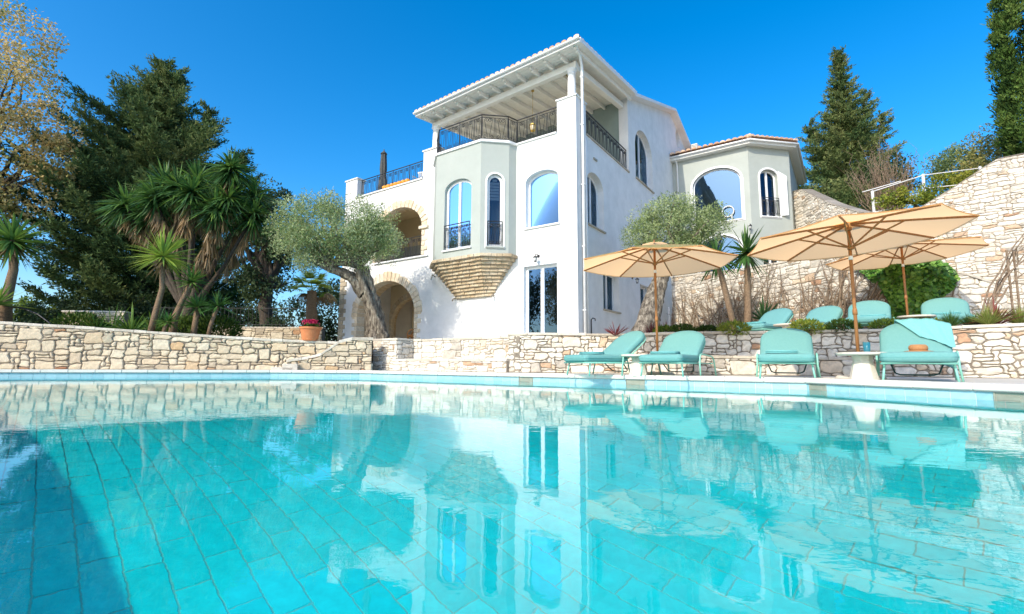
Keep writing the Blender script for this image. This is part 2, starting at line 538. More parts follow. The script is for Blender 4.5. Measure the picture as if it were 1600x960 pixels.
# inlets: centre (x, y) on the edge, half width
inlet_c = [Vector((.32, 10.95)), Vector((2.42, 9.55)), Vector((4.84, 7.80)), Vector((5.56, 5.44))]
inl = []
for c in inlet_c:
    best = None
    for i in range(n):
        a, d, L, nrm = edge_frame(i)
        t = min(max((c - a).dot(d), .22), L - .22)
        q = a + d * t
        if best is None or (q - c).length < best[0]: best = ((q - c).length, i, t)
    inl.append((best[1], best[2], .19 if best[1] == 0 else .16))
under = MB()
first = True
for i in list(range(0, 5)) + [n - 1, n - 2, n - 3, n - 4]:
    a, d, L, nrm = edge_frame(i)
    k = max(1, round(L / .25))
    st = L / k
    for j in range(k):
        t0, t1 = j * st + .004, (j + 1) * st - .004
        segs = [(t0, t1)]
        for (ei, et, eh) in inl:
            if ei == i:
                ns = []
                for s0, s1 in segs:
                    if s1 < et - eh or s0 > et + eh: ns.append((s0, s1))
                    else:
                        if s0 < et - eh - .02: ns.append((s0, et - eh))
                        if s1 > et + eh + .02: ns.append((et + eh, s1))
                segs = ns
        for s0, s1 in segs:
            mb = MB()
            p0 = a + d * s0; p1 = a + d * s1
            vs = []
            for p in (p0, p1):
                for z in (-.03, .098):
                    vs.append((p.x, p.y, z)); vs.append((p.x + nrm.x * .006, p.y + nrm.y * .006, z))
            c = Vector(((p0.x + p1.x) / 2, (p0.y + p1.y) / 2, .03))
            mb.add([Vector(q) - c for q in vs], [(1, 5, 7, 3), (0, 1, 3, 2), (4, 6, 7, 5), (2, 3, 7, 6)])
            o = mb.build('tile', M['wtile'], pwo, recalc=False, tint=random.random())
            o.location = c
        for r in range(9):
            z1 = -.038 - r * .13
            p0 = a + d * (t0 + .0) + nrm * .005; p1 = a + d * t1 + nrm * .005
            under.add([(p0.x, p0.y, z1 - .122), (p1.x, p1.y, z1 - .122), (p1.x, p1.y, z1), (p0.x, p0.y, z1)], [(0, 1, 2, 3)])
o = under.build('underwater_tiles', M['ptile'], pwo, recalc=False, tint=.5)
o['kind'] = 'stuff'
for (ei, et, eh) in inl:
    a, d, L, nrm = edge_frame(ei)
    c = a + d * et
    R = Matrix(((d.x, nrm.x, 0, c.x), (d.y, nrm.y, 0, c.y), (0, 0, 1, .03), (0, 0, 0, 1)))
    mb = MB()
    mb.box(-eh, eh, .002, .006, -.06, .068)
    mb.box(-eh, -eh + .015, .002, .02, -.06, .066)
    mb.box(eh - .015, eh, .002, .02, -.06, .066)
    mb.box(-eh * .45, eh * .8, .006, .012, -.02, .035)
    o = mb.build('wall_inlet', M['inlet'], pwo, bevel=.003)
    o.matrix_local = R
cp = empty('pool_coping', (0, 0, .1))
tag(cp, kind='structure')
for i in range(n):
    a, d, L, nrm = edge_frame(i)
    k = max(1, round(L / .62))
    st = L / k
    for j in range(k):
        e0 = .002; e1 = .002
        p0 = a + d * (j * st + e0); p1 = a + d * ((j + 1) * st - e1)
        ov, bk = .06, .36
        # mitre at the corners: shift the back edge along the neighbouring edge's bisector
        def mit(idx):
            A, D, LL, NN = edge_frame(idx - 1); B, E, L2, N2 = edge_frame(idx)
            b_ = (NN + N2); b_ = b_ / (b_.length_squared / 2)
            return b_
        b0 = mit(i) if j == 0 else nrm
        b1 = mit((i + 1) % n) if j == k - 1 else nrm
        c = (p0 + p1) / 2
        h = random.gauss(0, .0012)
        q = [p0 + b0 * ov - c, p1 + b1 * ov - c, p1 - b1 * bk - c, p0 - b0 * bk - c]
        if (q[2] - q[3]).dot(d) < .02 or (q[1] - q[0]).dot(d) < .02: continue
        mb = MB().prism([(v.x, v.y) for v in q], .012, .09 + h)
        o = mb.build('coping_slab', M['pcoping'], cp, bevel=.009, seg=2)
        o.location = (c.x, c.y, 0)

# ================================================================== STONE WALLS
def run_frame(path, flip=False):
    P = [Vector(p) for p in path]
    cum = [0.0]
    for a, b in zip(P[:-1], P[1:]): cum.append(cum[-1] + (b - a).length)
    nr = []
    for a, b in zip(P[:-1], P[1:]):
        d = (b - a).normalized()
        m_ = Vector((-d.y, d.x))
        if (m_.dot(-(a + b) / 2) < 0) != flip: m_ = -m_
        nr.append(m_)
    vn = [nr[0]] + [(nr[i] + nr[i + 1]).normalized() for i in range(len(nr) - 1)] + [nr[-1]]
    def f(s):
        s = min(max(s, -5), cum[-1] + 5)
        i = 0
        while i < len(P) - 2 and s > cum[i + 1]: i += 1
        L = cum[i + 1] - cum[i]
        t = (s - cum[i]) / L
        tt = min(max(t, 0), 1)
        return P[i] + (P[i + 1] - P[i]) * t, (vn[i] * (1 - tt) + vn[i + 1] * tt).normalized()
    return f, cum[-1], cum

def ztop_fn(cum, tops):
    if not hasattr(tops, '__len__'): return lambda s: tops
    return lambda s: float(np.interp(s, cum, tops))

def masonry(path, zb, tops, cw, ch, wmax, hmax, rnd, joint=.016, proud=.03, big=.12, flat=1.0, flip=False):
    """irregular rubble: returns stones as (verts, faces, tint, area, centre)"""
    f, L, cum = run_frame(path, flip)
    zt = ztop_fn(cum, tops)
    H = (max(tops) if hasattr(tops, '__len__') else tops) - zb
    nx = max(2, int(round(L / cw))); ny = max(2, int(round(H / ch)))
    cw = L / nx; ch = H / ny
    occ = [[0] * nx for _ in range(ny)]
    gx = [[(i + (0 if i in (0, nx) else rnd.uniform(-.33, .33))) * cw for i in range(nx + 1)] for j in range(ny + 1)]
    gz = [[(j + (0 if j in (0, ny) else rnd.uniform(-.30, .30))) * ch for i in range(nx + 1)] for j in range(ny + 1)]
    stones = []
    for j in range(ny):
        for i in range(nx):
            if occ[j][i]: continue
            if rnd.random() < big: w_, h_ = rnd.randint(3, wmax + 1), rnd.randint(2, hmax + 1)
            else: w_, h_ = rnd.choice([1, 2, 2, 3, 3, 4, wmax]), rnd.choice([1, 1, 1, 2, 2, hmax])
            if h_ > w_ + 1: h_ = w_ + 1
            k = 0
            while k < w_ and i + k < nx and not occ[j][i + k]: k += 1
            w_ = k
            h_ = min(h_, ny - j)
            if w_ == 1 and h_ == 1 and rnd.random() < .6 and j + 1 < ny: h_ = 2
            for b in range(h_):
                for a in range(w_): occ[j + b][i + a] = 1
            ring = [(i + a, j) for a in range(w_)] + [(i + w_, j + b) for b in range(h_)] + [(i + w_ - a, j + h_) for a in range(w_)] + [(i, j + h_ - b) for b in range(h_)]
            pts = [(gx[b][a], gz[b][a]) for a, b in ring]
            if len(pts) > 12: pts = [p for q, p in enumerate(pts) if ring[q] in ((i, j), (i + w_, j), (i + w_, j + h_), (i, j + h_)) or q % 2 == 0]
            corners = {(gx[j][i], gz[j][i]), (gx[j][i + w_], gz[j][i + w_]), (gx[j + h_][i + w_], gz[j + h_][i + w_]), (gx[j + h_][i], gz[j + h_][i])}
            # clip under the cap
            pts2 = []
            for (s, z) in pts: pts2.append((s, min(z + zb, zt(s))))
            cs = sum(p[0] for p in pts2) / len(pts2); cz = sum(p[1] for p in pts2) / len(pts2)
            hh = max(p[1] for p in pts2) - min(p[1] for p in pts2)
            ww = max(p[0] for p in pts2) - min(p[0] for p in pts2)
            if hh < .035 or ww < .03: continue
            # round the corners, then shrink by half a joint
            rr = []
            m_ = len(pts2)
            for q in range(m_):
                p = pts2[q]
                if pts[q] in corners:
                    a_ = pts2[q - 1]; b_ = pts2[(q + 1) % m_]
                    la = math.hypot(a_[0] - p[0], a_[1] - p[1]) + 1e-6; lb = math.hypot(b_[0] - p[0], b_[1] - p[1]) + 1e-6
                    r_ = rnd.uniform(.012, .035) * (1 + 2 * cw)
                    ta = min(.4, r_ / la); tb = min(.4, r_ / lb)
                    rr.append((p[0] + (a_[0] - p[0]) * ta, p[1] + (a_[1] - p[1]) * ta))
                    rr.append((p[0] + (b_[0] - p[0]) * tb, p[1] + (b_[1] - p[1]) * tb))
                else: rr.append(p)
            jt = joint * rnd.uniform(.7, 1.3) / 2
            def shrink(p, g):
                dx, dz = cs - p[0], cz - p[1]
                ex = math.copysign(min(abs(dx) * .8, g), dx); ez = math.copysign(min(abs(dz) * .8, g), dz)
                return (p[0] + ex * min(1, abs(dx) / (ww * .25 + 1e-6)), p[1] + ez * min(1, abs(dz) / (hh * .25 + 1e-6)))
            r0 = [shrink(p, jt) for p in rr]
            r1 = [shrink(p, jt + min(.016, hh * .12)) for p in rr]
            pr = proud * rnd.uniform(.4, 1.3)
            tl_ = rnd.gauss(0, .008); tz_ = rnd.gauss(0, .010)
            vs = []
            for ring_, dep in ((r0, -.012), (r0, pr * .45), (r1, pr)):
                for s, z in ring_:
                    p, nn = f(s)
                    dd = dep + ((tl_ * (s - cs) / ww + tz_ * (z - cz) / hh) * 2 + rnd.uniform(-.004, .004) if dep > 0 else 0)
                    vs.append(Vector((p.x + nn.x * dd, p.y + nn.y * dd, z)))
            p, nn = f(cs)
            dd = pr * flat + rnd.uniform(.0, .014)
            vs.append(Vector((p.x + nn.x * dd, p.y + nn.y * dd, cz)))
            k = len(r0)
            fs = []
            for q in range(k):
                e = (q + 1) % k
                fs += [(q, e, k + e, k + q), (k + q, k + e, 2 * k + e, 2 * k + q), (2 * k + q, 2 * k + e, 3 * k)]
            c = Vector((p.x, p.y, cz))
            t = min(1, max(0, rnd.gauss(.45, .17)))
            if rnd.random() < .035: t = rnd.uniform(.85, 1)
            stones.append((vs, fs, t, ww * hh / (c - Vector((0, 0, .38))).length_squared, c))
    return stones

def stone_wall(name, label, runs, group=None, maxobj=300, core='mortar', thick=.36, seed=1, cap=True, capw=.44, capt=.065, capl=.5, caphang=.05, cat='wall', capm='cap', stm='stone'):
    rnd = random.Random(seed)
    p0 = runs[0]['path'][len(runs[0]['path']) // 2]
    root = empty(name, (p0[0], p0[1], runs[0]['zb']))
    tag(root, label, cat, group)
    off = Vector(root.location)
    allst = []
    core_mb = MB()
    for r in runs:
        f, L, cum = run_frame(r['path'], r.get('flip', False))
        ct = capt if r.get('cap', cap) else 0
        tops = r['tops']
        tops2 = [t - ct for t in tops] if hasattr(tops, '__len__') else tops - ct
        allst += masonry(r['path'], r['zb'], tops2, r.get('cw', .1), r.get('ch', .07), r.get('wmax', 4), r.get('hmax', 3), rnd, r.get('joint', .016), r.get('proud', .03), r.get('big', .12), flip=r.get('flip', False))
        zt = ztop_fn(cum, tops2)
        ss = sorted(set([0, L] + list(cum) + list(np.linspace(0, L, max(2, int(L / .6))))))
        prev = None
        ringp = []
        for s in ss:
            p, nn = f(s)
            a = p - nn * .004; b = p - nn * r.get('thick', thick)
            z = zt(s)
            ringp.append([(a.x, a.y, r['zb'] - .06), (a.x, a.y, z), (b.x, b.y, z), (b.x, b.y, r['zb'] - .06)])
        vs = [Vector(q) - off for g in ringp for q in g]
        fs = []
        for i in range(len(ringp) - 1):
            o_ = i * 4
            for k in range(4): fs.append((o_ + k, o_ + (k + 1) % 4, o_ + 4 + (k + 1) % 4, o_ + 4 + k))
        e = (len(ringp) - 1) * 4
        fs += [(0, 1, 2, 3), (e + 3, e + 2, e + 1, e)]
        core_mb.add(vs, fs)
        if r.get('cap', cap):
            s = -.02
            while s < L - .02:
                l = min(rnd.uniform(.75, 1.25) * r.get('capl', capl), L + .02 - s)
                if L + .02 - (s + l) < .15: l = L + .02 - s
                mb = MB()
                lo = rnd.uniform(-.006, .006)
                hang = r.get('hang', caphang)
                bk = r.get('thick', thick) + .03
                kk = max(1, int(round(l / .3)))
                vs = []
                cc = None
                for q in range(kk + 1):
                    sq = s + .004 + (l - .008) * q / kk
                    p, nn = f(sq)
                    z = zt(min(max(sq, 0), L))
                    jit = rnd.uniform(-.008, .008)
                    fr = p + nn * (hang + jit); ba = p - nn * bk
                    zz = capt + lo + rnd.uniform(-.004, .004)
                    vs += [Vector((fr.x, fr.y, z + .002)), Vector((fr.x, fr.y, z + zz - .01)), Vector((fr.x - nn.x * .012, fr.y - nn.y * .012, z + zz)), Vector((ba.x, ba.y, z + zz)), Vector((ba.x, ba.y, z + .002))]
                cc = sum(vs, Vector()) / len(vs)
                fs = []
                for q in range(kk):
                    for k in range(5): fs.append((q * 5 + k, q * 5 + (k + 1) % 5, q * 5 + 5 + (k + 1) % 5, q * 5 + 5 + k))
                fs += [(4, 3, 2, 1, 0), tuple(kk * 5 + k for k in range(5))]
                mb.add([v - cc for v in vs], fs)
                o = mb.build('cap_stone', M[capm], root, tint=min(1, max(0, rnd.gauss(.5, .25))))
                o.location = cc - off
                s += l
    core_mb.build('mortar_core', M[core], root)
    allst.sort(key=lambda q: -q[3])
    for vs, fs, t, a, c in allst[:maxobj]:
        mb = MB()
        mb.add([v - c for v in vs], fs)
        o = mb.build('stone', M[stm], root, recalc=False, tint=t)
        o.location = c - off
    if len(allst) > maxobj:
        mb = MB(); T = []
        for vs, fs, t, a, c in allst[maxobj:]:
            mb.add([v - off for v in vs], fs); T += [t] * len(vs)
        o = mb.build('small_stones', M[stm], root, recalc=False, tint=.5)
        o.data.attributes['tint'].data.foreach_set('value', T)
        o['kind'] = 'stuff'
    return root

ZD = .17
stone_wall('stone_wall', 'long sunlit rubble stone wall beside the left end of the pool, below the yuccas',
           [dict(path=LEFTW, zb=ZD, tops=[1.56, 1.53, 1.50, 1.39, 1.25, 1.13, 1.07, 1.05], cw=.115, ch=.082, wmax=4, hmax=3, capl=.42, hang=.02, joint=.026, proud=.042)], seed=3, capt=.075)
# stair parapet with its sloping top
stone_wall('stair_parapet', 'low stone stair parapet with a sloping pale coping beside the pool',
           [dict(path=[(-6.78, 14.68), (-5.92, 14.9), (-5.25, 15.1), (-4.42, 15.35)], zb=ZD, tops=[.50, .66, 1.2, 1.21], cw=.10, ch=.075, hang=.03, capl=.5, joint=.02)], seed=5, capt=.09, thick=.3, cat='parapet')
st = MB()
for k in range(2):
    st.box(-.35 + k * .3, .25 + k * .12, .02, .22, ZD, ZD + .10 * (k + 1))
o = st.build('stone_steps', M['cap'], None, bevel=.012, tint=.7)
o.location = (-6.75, 14.42, 0); o.rotation_euler = (0, 0, radians(15))
tag(o, 'short flight of pale stone steps at the foot of the sloping parapet', 'steps')
P_ = [hw2(*q) for q in MIDW]
stone_wall('stone_wall', 'pale stone retaining wall with a ledge, in front of the arched porch',
           [dict(path=PIER, zb=ZD, tops=1.21, cw=.105, ch=.075, hang=.035, joint=.015),
            dict(path=[hw2(-4.6, -3.7), hw2(-4.6, -2.98)], zb=.52, tops=1.21, cw=.11, ch=.08, hang=.03, joint=.018),
            dict(path=P_, zb=.52, tops=1.20, cw=.105, ch=.075, hang=.04, joint=.014, capl=.55, big=.2),
            dict(path=[hw2(-4.6, -3.85), hw2(-.2, -3.85)], zb=ZD, tops=.54, cw=.10, ch=.065, hang=.03, joint=.014, thick=.85, capl=.6)], seed=8, core='mortar_pale', capt=.07, stm='stonepale')
RW = [hw2(*q) for q in RIGHTW]
stone_wall('stone_wall', 'curved stone retaining wall behind the lower row of teal loungers',
           [dict(path=[hw2(-.22, -2.98), hw2(-.22, -3.72)], zb=ZD, tops=1.2, cw=.11, ch=.07, hang=.03, flip=True),
            dict(path=RW, zb=ZD, tops=[1.225, 1.215, 1.20, 1.19, 1.19, 1.18, 1.19, 1.18, 1.2, 1.2], cw=.095, ch=.066, hang=.05, joint=.021, capl=.7, big=.16),
            dict(path=[hw2(2.9, -3.05), hw2(4.4, -3.02), hw2(5.4, -2.5), hw2(6.6, -2.15), hw2(7.5, -2.05)], zb=ZD, tops=[.62, .61, .60, .58, .57], cw=.105, ch=.075, hang=.03, thick=.6, capl=.6, big=.25)], seed=13, core='mortar', capt=.06, stm='stonepale')
UP = [(7.75, 23.2), (9.25, 18.6), (10.05, 15.5), (10.45, 14.1), (11.2, 13.35), (12.35, 13.0), (12.97, 12.95), (14.4, 12.9)]
stone_wall('stone_wall', 'sunlit stone wall behind the upper loungers, hung with bare vines',
           [dict(path=UP, zb=1.08, tops=[4.7, 4.2, 4.02, 3.6, 3.35, 2.95, 2.72, 1.5], cw=.13, ch=.085, wmax=4, hmax=2, joint=.016, hang=.04, capl=.8, big=.1)], seed=17, core='mortar_pale', capt=.07, thick=.5, stm='stonepale')
BIG = [(14.75, 26.5), (14.9, 24.0), (14.75, 21.6), (15.2, 18.0), (16.1, 17.0), (16.95, 16.2), (17.5, 15.5), (19.8, 13.6)]
stone_wall('stone_wall', 'tall pale stone terrace wall with a rising top edge below the cypress',
           [dict(path=BIG[:3] + [(14.85, 20.0)] + BIG[3:], zb=1.08, tops=[10.0, 9.45, 7.85, 6.95, 6.2, 6.9, 7.65, 7.6, 7.45], cw=.13, ch=.078, wmax=3, hmax=2, joint=.018, hang=.02, capl=.9, big=.1)], seed=23, core='mortar_pale', capt=.04, thick=.5, capm='capgrey', stm='stonepale')
# hillside behind the tall wall
hv = []; hf = []
NX, NY = 26, 26
for j in range(NY + 1):
    for i in range(NX + 1):
        x = 15.6 + i * 3.2 - (2 if j > 6 else 0); y = 13.0 + j * 3.4
        if i == 0: x = [20.5, 17.8, 15.7][j] if j < 3 else 15.6
        z = 5.6 + (y - 14) * .20 + (x - 16) * .13 + random.uniform(-.25, .25)
        hv.append((x, y, min(z, 30)))
for j in range(NY):
    for i in range(NX):
        a = j * (NX + 1) + i
        hf.append((a, a + 1, a + NX + 2, a + NX + 1))
o = fast('hillside', hv, hf, M['hill'], smooth=True)
tag(o, kind='structure')
# ================================================================== HOUSE
house = empty('white_house', HC, HROT)
tag(house, 'white rendered villa with a grey green bay window, arched porch and covered roof terrace', 'house')

class Fr:
    """a wall plane: u runs along it, v is up, d goes inwards"""
    def __init__(s, o, u, nrm):
        s.o = Vector(o); s.u = Vector(u).normalized(); s.n = Vector(nrm).normalized()
    def p(s, u, v, d=0.0):
        q = s.o + s.u * u - s.n * d
        return Vector((q.x, q.y, v + s.o.z))
FRONT = Fr((0, 0, 0), (-1, 0, 0), (0, -1, 0))
RIGHT = Fr((0, 0, 0), (0, 1, 0), (1, 0, 0))
BAYA = Fr((-3.37, -1.05, 0), (-1, 0, 0), (0, -1, 0))
BAYB = Fr((-3.37, -1.05, 0), (.77, .70, 0), (.67, -.74, 0))
BAYC = Fr((-2.60, -.35, 0), (.1, .35, 0), (1, -.28, 0))
BAYL = Fr((-5.60, -1.05, 0), (-.77, .70, 0), (-.67, -.74, 0))
BAYM = Fr((-6.37, -.35, 0), (-.1, .35, 0), (-1, -.28, 0))
WING1 = Fr((0, 11.7, 0), (1, 0, 0), (0, -1, 0))
WING2 = Fr((3.8, 11.7, 0), (.7071, .7071, 0), (.7071, -.7071, 0))
WING3 = Fr((5.48, 13.38, 0), (0, 1, 0), (1, 0, 0))

def rect(u0, u1, v0, v1): return [(u0, v0), (u1, v0), (u1, v1), (u0, v1)]
def arch(u0, u1, v0, vs, vp, n=14):
    pts = [(u0, v0), (u1, v0)]
    c = (u0 + u1) / 2; a = (u1 - u0) / 2
    for k in range(n + 1):
        t = pi * k / n
        pts.append((c + a * cos(t), vs + (vp - vs) * sin(t)))
    return pts

def panel(name, F, outer, holes, thick, m, parent):
    loops = [outer] + holes
    tris = tessellate_polygon([[Vector((u, v, 0)) for u, v in l] for l in loops])
    flat = [p for l in loops for p in l]
    N = len(flat)
    mb = MB()
    vs = [F.p(u, v, 0) for u, v in flat] + [F.p(u, v, thick) for u, v in flat]
    fs = [tuple(t) for t in tris] + [tuple(i + N for i in t[::-1]) for t in tris]
    o = 0
    for l in loops:
        k = len(l)
        for i in range(k):
            j = (i + 1) % k
            fs.append((o + i, o + j, N + o + j, N + o + i))
        o += k
    mb.add(vs, fs)
    return mb.build(name, m, parent)

def inset(poly, g):
    """offset a convex-ish outline inwards by g"""
    n = len(poly); out = []
    cx = sum(p[0] for p in poly) / n; cy = sum(p[1] for p in poly) / n
    area = sum(poly[i][0] * poly[(i + 1) % n][1] - poly[(i + 1) % n][0] * poly[i][1] for i in range(n))
    sg = 1 if area > 0 else -1
    for i in range(n):
        p0 = Vector(poly[i - 1]); p1 = Vector(poly[i]); p2 = Vector(poly[(i + 1) % n])
        d1 = (p1 - p0); d2 = (p2 - p1)
        if d1.length < 1e-5 or d2.length < 1e-5:
            out.append((p1.x, p1.y)); continue
        d1.normalize(); d2.normalize()
        n1 = Vector((-d1.y, d1.x)) * sg; n2 = Vector((-d2.y, d2.x)) * sg
        b = n1 + n2
        b = b / max(.3, b.length_squared / 2)
        q = p1 + b * g
        out.append((q.x, q.y))
    return out

def ring_solid(mb, F, a, b, d0, d1):
    n = len(a)
    vs = [F.p(*p, d0) for p in a] + [F.p(*p, d0) for p in b] + [F.p(*p, d1) for p in a] + [F.p(*p, d1) for p in b]
    fs = []
    for i in range(n):
        j = (i + 1) % n
        fs += [(i, j, n + j, n + i), (2 * n + i, 3 * n + i, 3 * n + j, 2 * n + j), (i, 2 * n + i, 2 * n + j, j), (n + i, n + j, 3 * n + j, 3 * n + i)]
    mb.add(vs, fs)

def window(F, out, parent, depth=.16, fw=.07, mull=(), name='window', sill=None, sillmat='white_trim', blind=0.0, bars=(), door=False, fd=.07, surround=0.0, smat='white_trim', gm='glass'):
    mb = MB()
    o1 = [(u, v) for u, v in out]
    in1 = inset(o1, fw)
    ring_solid(mb, F, o1, in1, depth, depth + fd)
    us = [p[0] for p in in1]; vs_ = [p[1] for p in in1]
    u0, u1, v0, v1 = min(us), max(us), min(vs_), max(vs_)
    def vtop(u):
        best = v0
        n = len(in1)
        for i in range(n):
            a, b = in1[i], in1[(i + 1) % n]
            if (a[0] - u) * (b[0] - u) <= 0 and abs(a[0] - b[0]) > 1e-6:
                best = max(best, a[1] + (b[1] - a[1]) * (u - a[0]) / (b[0] - a[0]))
        return best
    panes = []
    ms = sorted(mull)
    for mu in ms:
        c = u0 + (u1 - u0) * mu
        w_ = .055 if not door else .07
        vt = min(vtop(c - w_), vtop(c + w_)) + .01
        q = [F.p(c - w_, v0 - .01, depth - .012), F.p(c + w_, v0 - .01, depth - .012), F.p(c + w_, vt, depth - .012), F.p(c - w_, vt, depth - .012)]
        q2 = [p - F.n * (fd + .012) for p in q]
        mb.add(q + q2, [(0, 1, 2, 3), (4, 7, 6, 5), (0, 4, 5, 1), (1, 5, 6, 2), (2, 6, 7, 3), (3, 7, 4, 0)])
    for bv in bars:
        q = [F.p(u0, bv - .03, depth - .01), F.p(u1, bv - .03, depth - .01), F.p(u1, bv + .03, depth - .01), F.p(u0, bv + .03, depth - .01)]
        q2 = [p - F.n * (fd + .01) for p in q]
        mb.add(q + q2, [(0, 1, 2, 3), (4, 7, 6, 5), (0, 4, 5, 1), (1, 5, 6, 2), (2, 6, 7, 3), (3, 7, 4, 0)])
    # rail of the sashes on each side of the mullion
    fo = mb.build(name, M['upvc'], parent, bevel=.006)
    g = MB()
    g.add([F.p(*p, depth + .03) for p in in1], [tuple(range(len(in1)))])
    g.build('pane', M[gm], fo, recalc=False)
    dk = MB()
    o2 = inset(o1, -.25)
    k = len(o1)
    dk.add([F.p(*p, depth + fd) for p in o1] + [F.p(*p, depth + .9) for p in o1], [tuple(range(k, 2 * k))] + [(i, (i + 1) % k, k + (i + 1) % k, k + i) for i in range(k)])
    dk.build('unlit_room', M['unlit'], fo, recalc=False)
    if blind:
        b = MB()
        H_ = v1 - v0
        nb = int(H_ * blind / .12)
        for q in range(nb):
            vt = v1 - .02 - q * .12
            um = (u0 + u1) / 2
            # width available at this height
            ul = u0 + .01; ur = u1 - .01
            for s in range(40):
                if vtop(ul + .005) < vt: ul += (u1 - u0) / 80
                if vtop(ur - .005) < vt: ur -= (u1 - u0) / 80
            if ur - ul > .05:
                b.add([F.p(ul, vt - .105, depth + .10), F.p(ur, vt - .105, depth + .10), F.p(ur, vt, depth + .13), F.p(ul, vt, depth + .13)], [(0, 1, 2, 3)])
        if b.v: b.build('blind', M['blind'], fo, recalc=False)
    if sill:
        uu = [p[0] for p in o1]; vv = min(p[1] for p in o1)
        s = MB()
        a0, a1 = min(uu) - .05, max(uu) + .05
        q = [F.p(a0, vv - .055, -.07), F.p(a1, vv - .055, -.07), F.p(a1, vv - .055, depth), F.p(a0, vv - .055, depth),
             F.p(a0, vv + .004, -.07), F.p(a1, vv + .004, -.07), F.p(a1, vv + .012, depth), F.p(a0, vv + .012, depth)]
        s.add(q, [(3, 2, 1, 0), (4, 5, 6, 7), (0, 1, 5, 4), (1, 2, 6, 5), (2, 3, 7, 6), (3, 0, 4, 7)])
        s.build('sill', M[sillmat], fo, bevel=.008)
    if surround:
        s = MB()
        ring_solid(s, F, inset(o1, -surround), inset(o1, .002), -.022, .02)
        s.build('surround', M[smat], fo, bevel=.006)
    return fo

# ---- openings
w_first = arch(.72, 2.10, 5.31, 7.02, 7.38)
d_ground = rect(.79, 2.17, 1.30, 3.90)
a_up = arch(7.36, 10.3, 4.97, 6.25, 7.33, 20)
a_low = arch(7.66, 11.45, 1.12, 2.55, 4.07, 24)
front_out = [(0, 1.0), (0, 9.80), (.76, 9.80), (.76, 8.60), (6.55, 8.60), (6.55, 9.58), (7.40, 9.58), (7.40, 8.36), (11.88, 8.36), (11.88, 9.36), (12.75, 9.36), (12.75, 1.0)]
panel('front_wall', FRONT, front_out, [w_first, d_ground, a_up, a_low], .42, M['white'], house)
w_r1 = arch(.74, 2.26, 5.38, 6.85, 7.44)
w_r2 = arch(5.86, 8.22, 8.76, 10.35, 11.36)
w_g1 = rect(2.07, 3.60, 2.44, 3.92)
w_g2 = rect(6.03, 7.25, 2.10, 3.93)
round_w = [(13.0 + .42 * cos(2 * pi * k / 20), 13.45 + .55 * sin(2 * pi * k / 20)) for k in range(20)]
right_out = [(.425, 1.0), (.425, 9.80), (.78, 9.80), (.78, 8.66), (5.03, 8.66), (5.03, 12.22), (11.65, 14.45), (14.6, 13.75), (14.6, 1.0)]
panel('side_wall', RIGHT, right_out, [w_r1, w_r2, w_g1, w_g2, round_w], .42, M['white'], house)
mb = MB().box(-12.75, -12.35, .43, 10, 1.0, 8.36)
mb.build('end_wall', M['white'], house)
mb = MB().box(-12.74, -.45, 14.2, 14.6, 1.0, 8.36)
mb.build('back_wall', M['white'], house)
mb = MB().box(-7.40, -.43, 14.21, 14.59, 8.36, 13.5)
mb.box(-7.40, -7.0, 5.3, 14.2, 8.34, 13.3)
mb.build('upper_wall', M['white'], house)
MB().box(-12.34, -.43, .43, 14.19, 8.0, 8.30).build('terrace_floor', M['cream'], house)
MB().box(-12.34, -.43, .43, 14.19, 4.45, 4.75).build('storey_floor', M['cream'], house)
MB().box(-12.34, -.43, .43, 14.19, 1.05, 1.22).build('ground_floor', M['cream'], house)
# back wall of the roof loggia, in a darker green that carries its shade
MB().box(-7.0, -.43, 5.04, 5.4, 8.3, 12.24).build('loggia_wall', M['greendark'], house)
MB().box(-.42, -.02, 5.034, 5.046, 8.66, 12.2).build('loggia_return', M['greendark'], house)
# two rooms shut off behind the front windows
MB().box(-7.0, -6.8, .43, 5.0, 1.22, 8.0).build('partition_wall', M['cream'], house)

# ---- windows
window(FRONT, w_first, house, depth=.20, fw=.085, sill=True, blind=.22)
wd = window(FRONT, d_ground, house, depth=.17, fw=.10, mull=(.5,), name='patio_door', door=True)
for (ow, mu) in ((w_r1, (.55,)), (w_r2, (.5,))):
    window(RIGHT, ow, house, depth=.24, fw=.10, mull=mu, sill=True, sillmat='cap')
window(RIGHT, w_g1, house, depth=.24, fw=.08, mull=(.55,), sill=True, sillmat='cap')
window(RIGHT, w_g2, house, depth=.24, fw=.08, mull=(.5,), name='patio_door')
window(RIGHT, round_w, house, depth=.2, fw=.06, name='round_window')

# ---- bay
BZ0, BZ1 = 4.36, 8.56
w_a = arch(.44, 1.76, 4.66, 7.0, 7.37)
w_b = arch(.24, .83, 4.62, 7.05, 7.36)
panel('bay_wall', BAYA, rect(0, 2.23, BZ0, BZ1), [w_a], .22, M['green'], house)
panel('bay_wall', BAYB, rect(.002, 1.04, BZ0, BZ1), [w_b], .22, M['green'], house)
panel('bay_wall', BAYC, rect(.002, .36, BZ0, BZ1), [], .2, M['green'], house)
panel('bay_wall', BAYL, rect(.002, 1.04, BZ0, BZ1), [], .22, M['green'], house)
panel('bay_wall', BAYM, rect(.002, .36, BZ0, BZ1), [], .2, M['green'], house)
bay_plan = [(-2.5, 0.02), (-2.60, -.35), (-3.37, -1.05), (-5.60, -1.05), (-6.37, -.35), (-6.47, .02)]
def grow(pl, g):
    c = Vector((-4.485, .02))
    out = []
    for x, y in pl:
        out.append((c.x + (x - c.x) * (1 + g / 2.0), y - g if y < -.1 else y))
    return out
MB().prism(grow(bay_plan, .06), 8.562, 8.66).build('bay_ledge', M['white_trim'], house, bevel=.008)
MB().prism(grow(bay_plan, -.25), BZ0 + .01, BZ0 + .12).build('bay_floor', M['unlit'], house)  # near-black, the shade inside the bay put into its colour
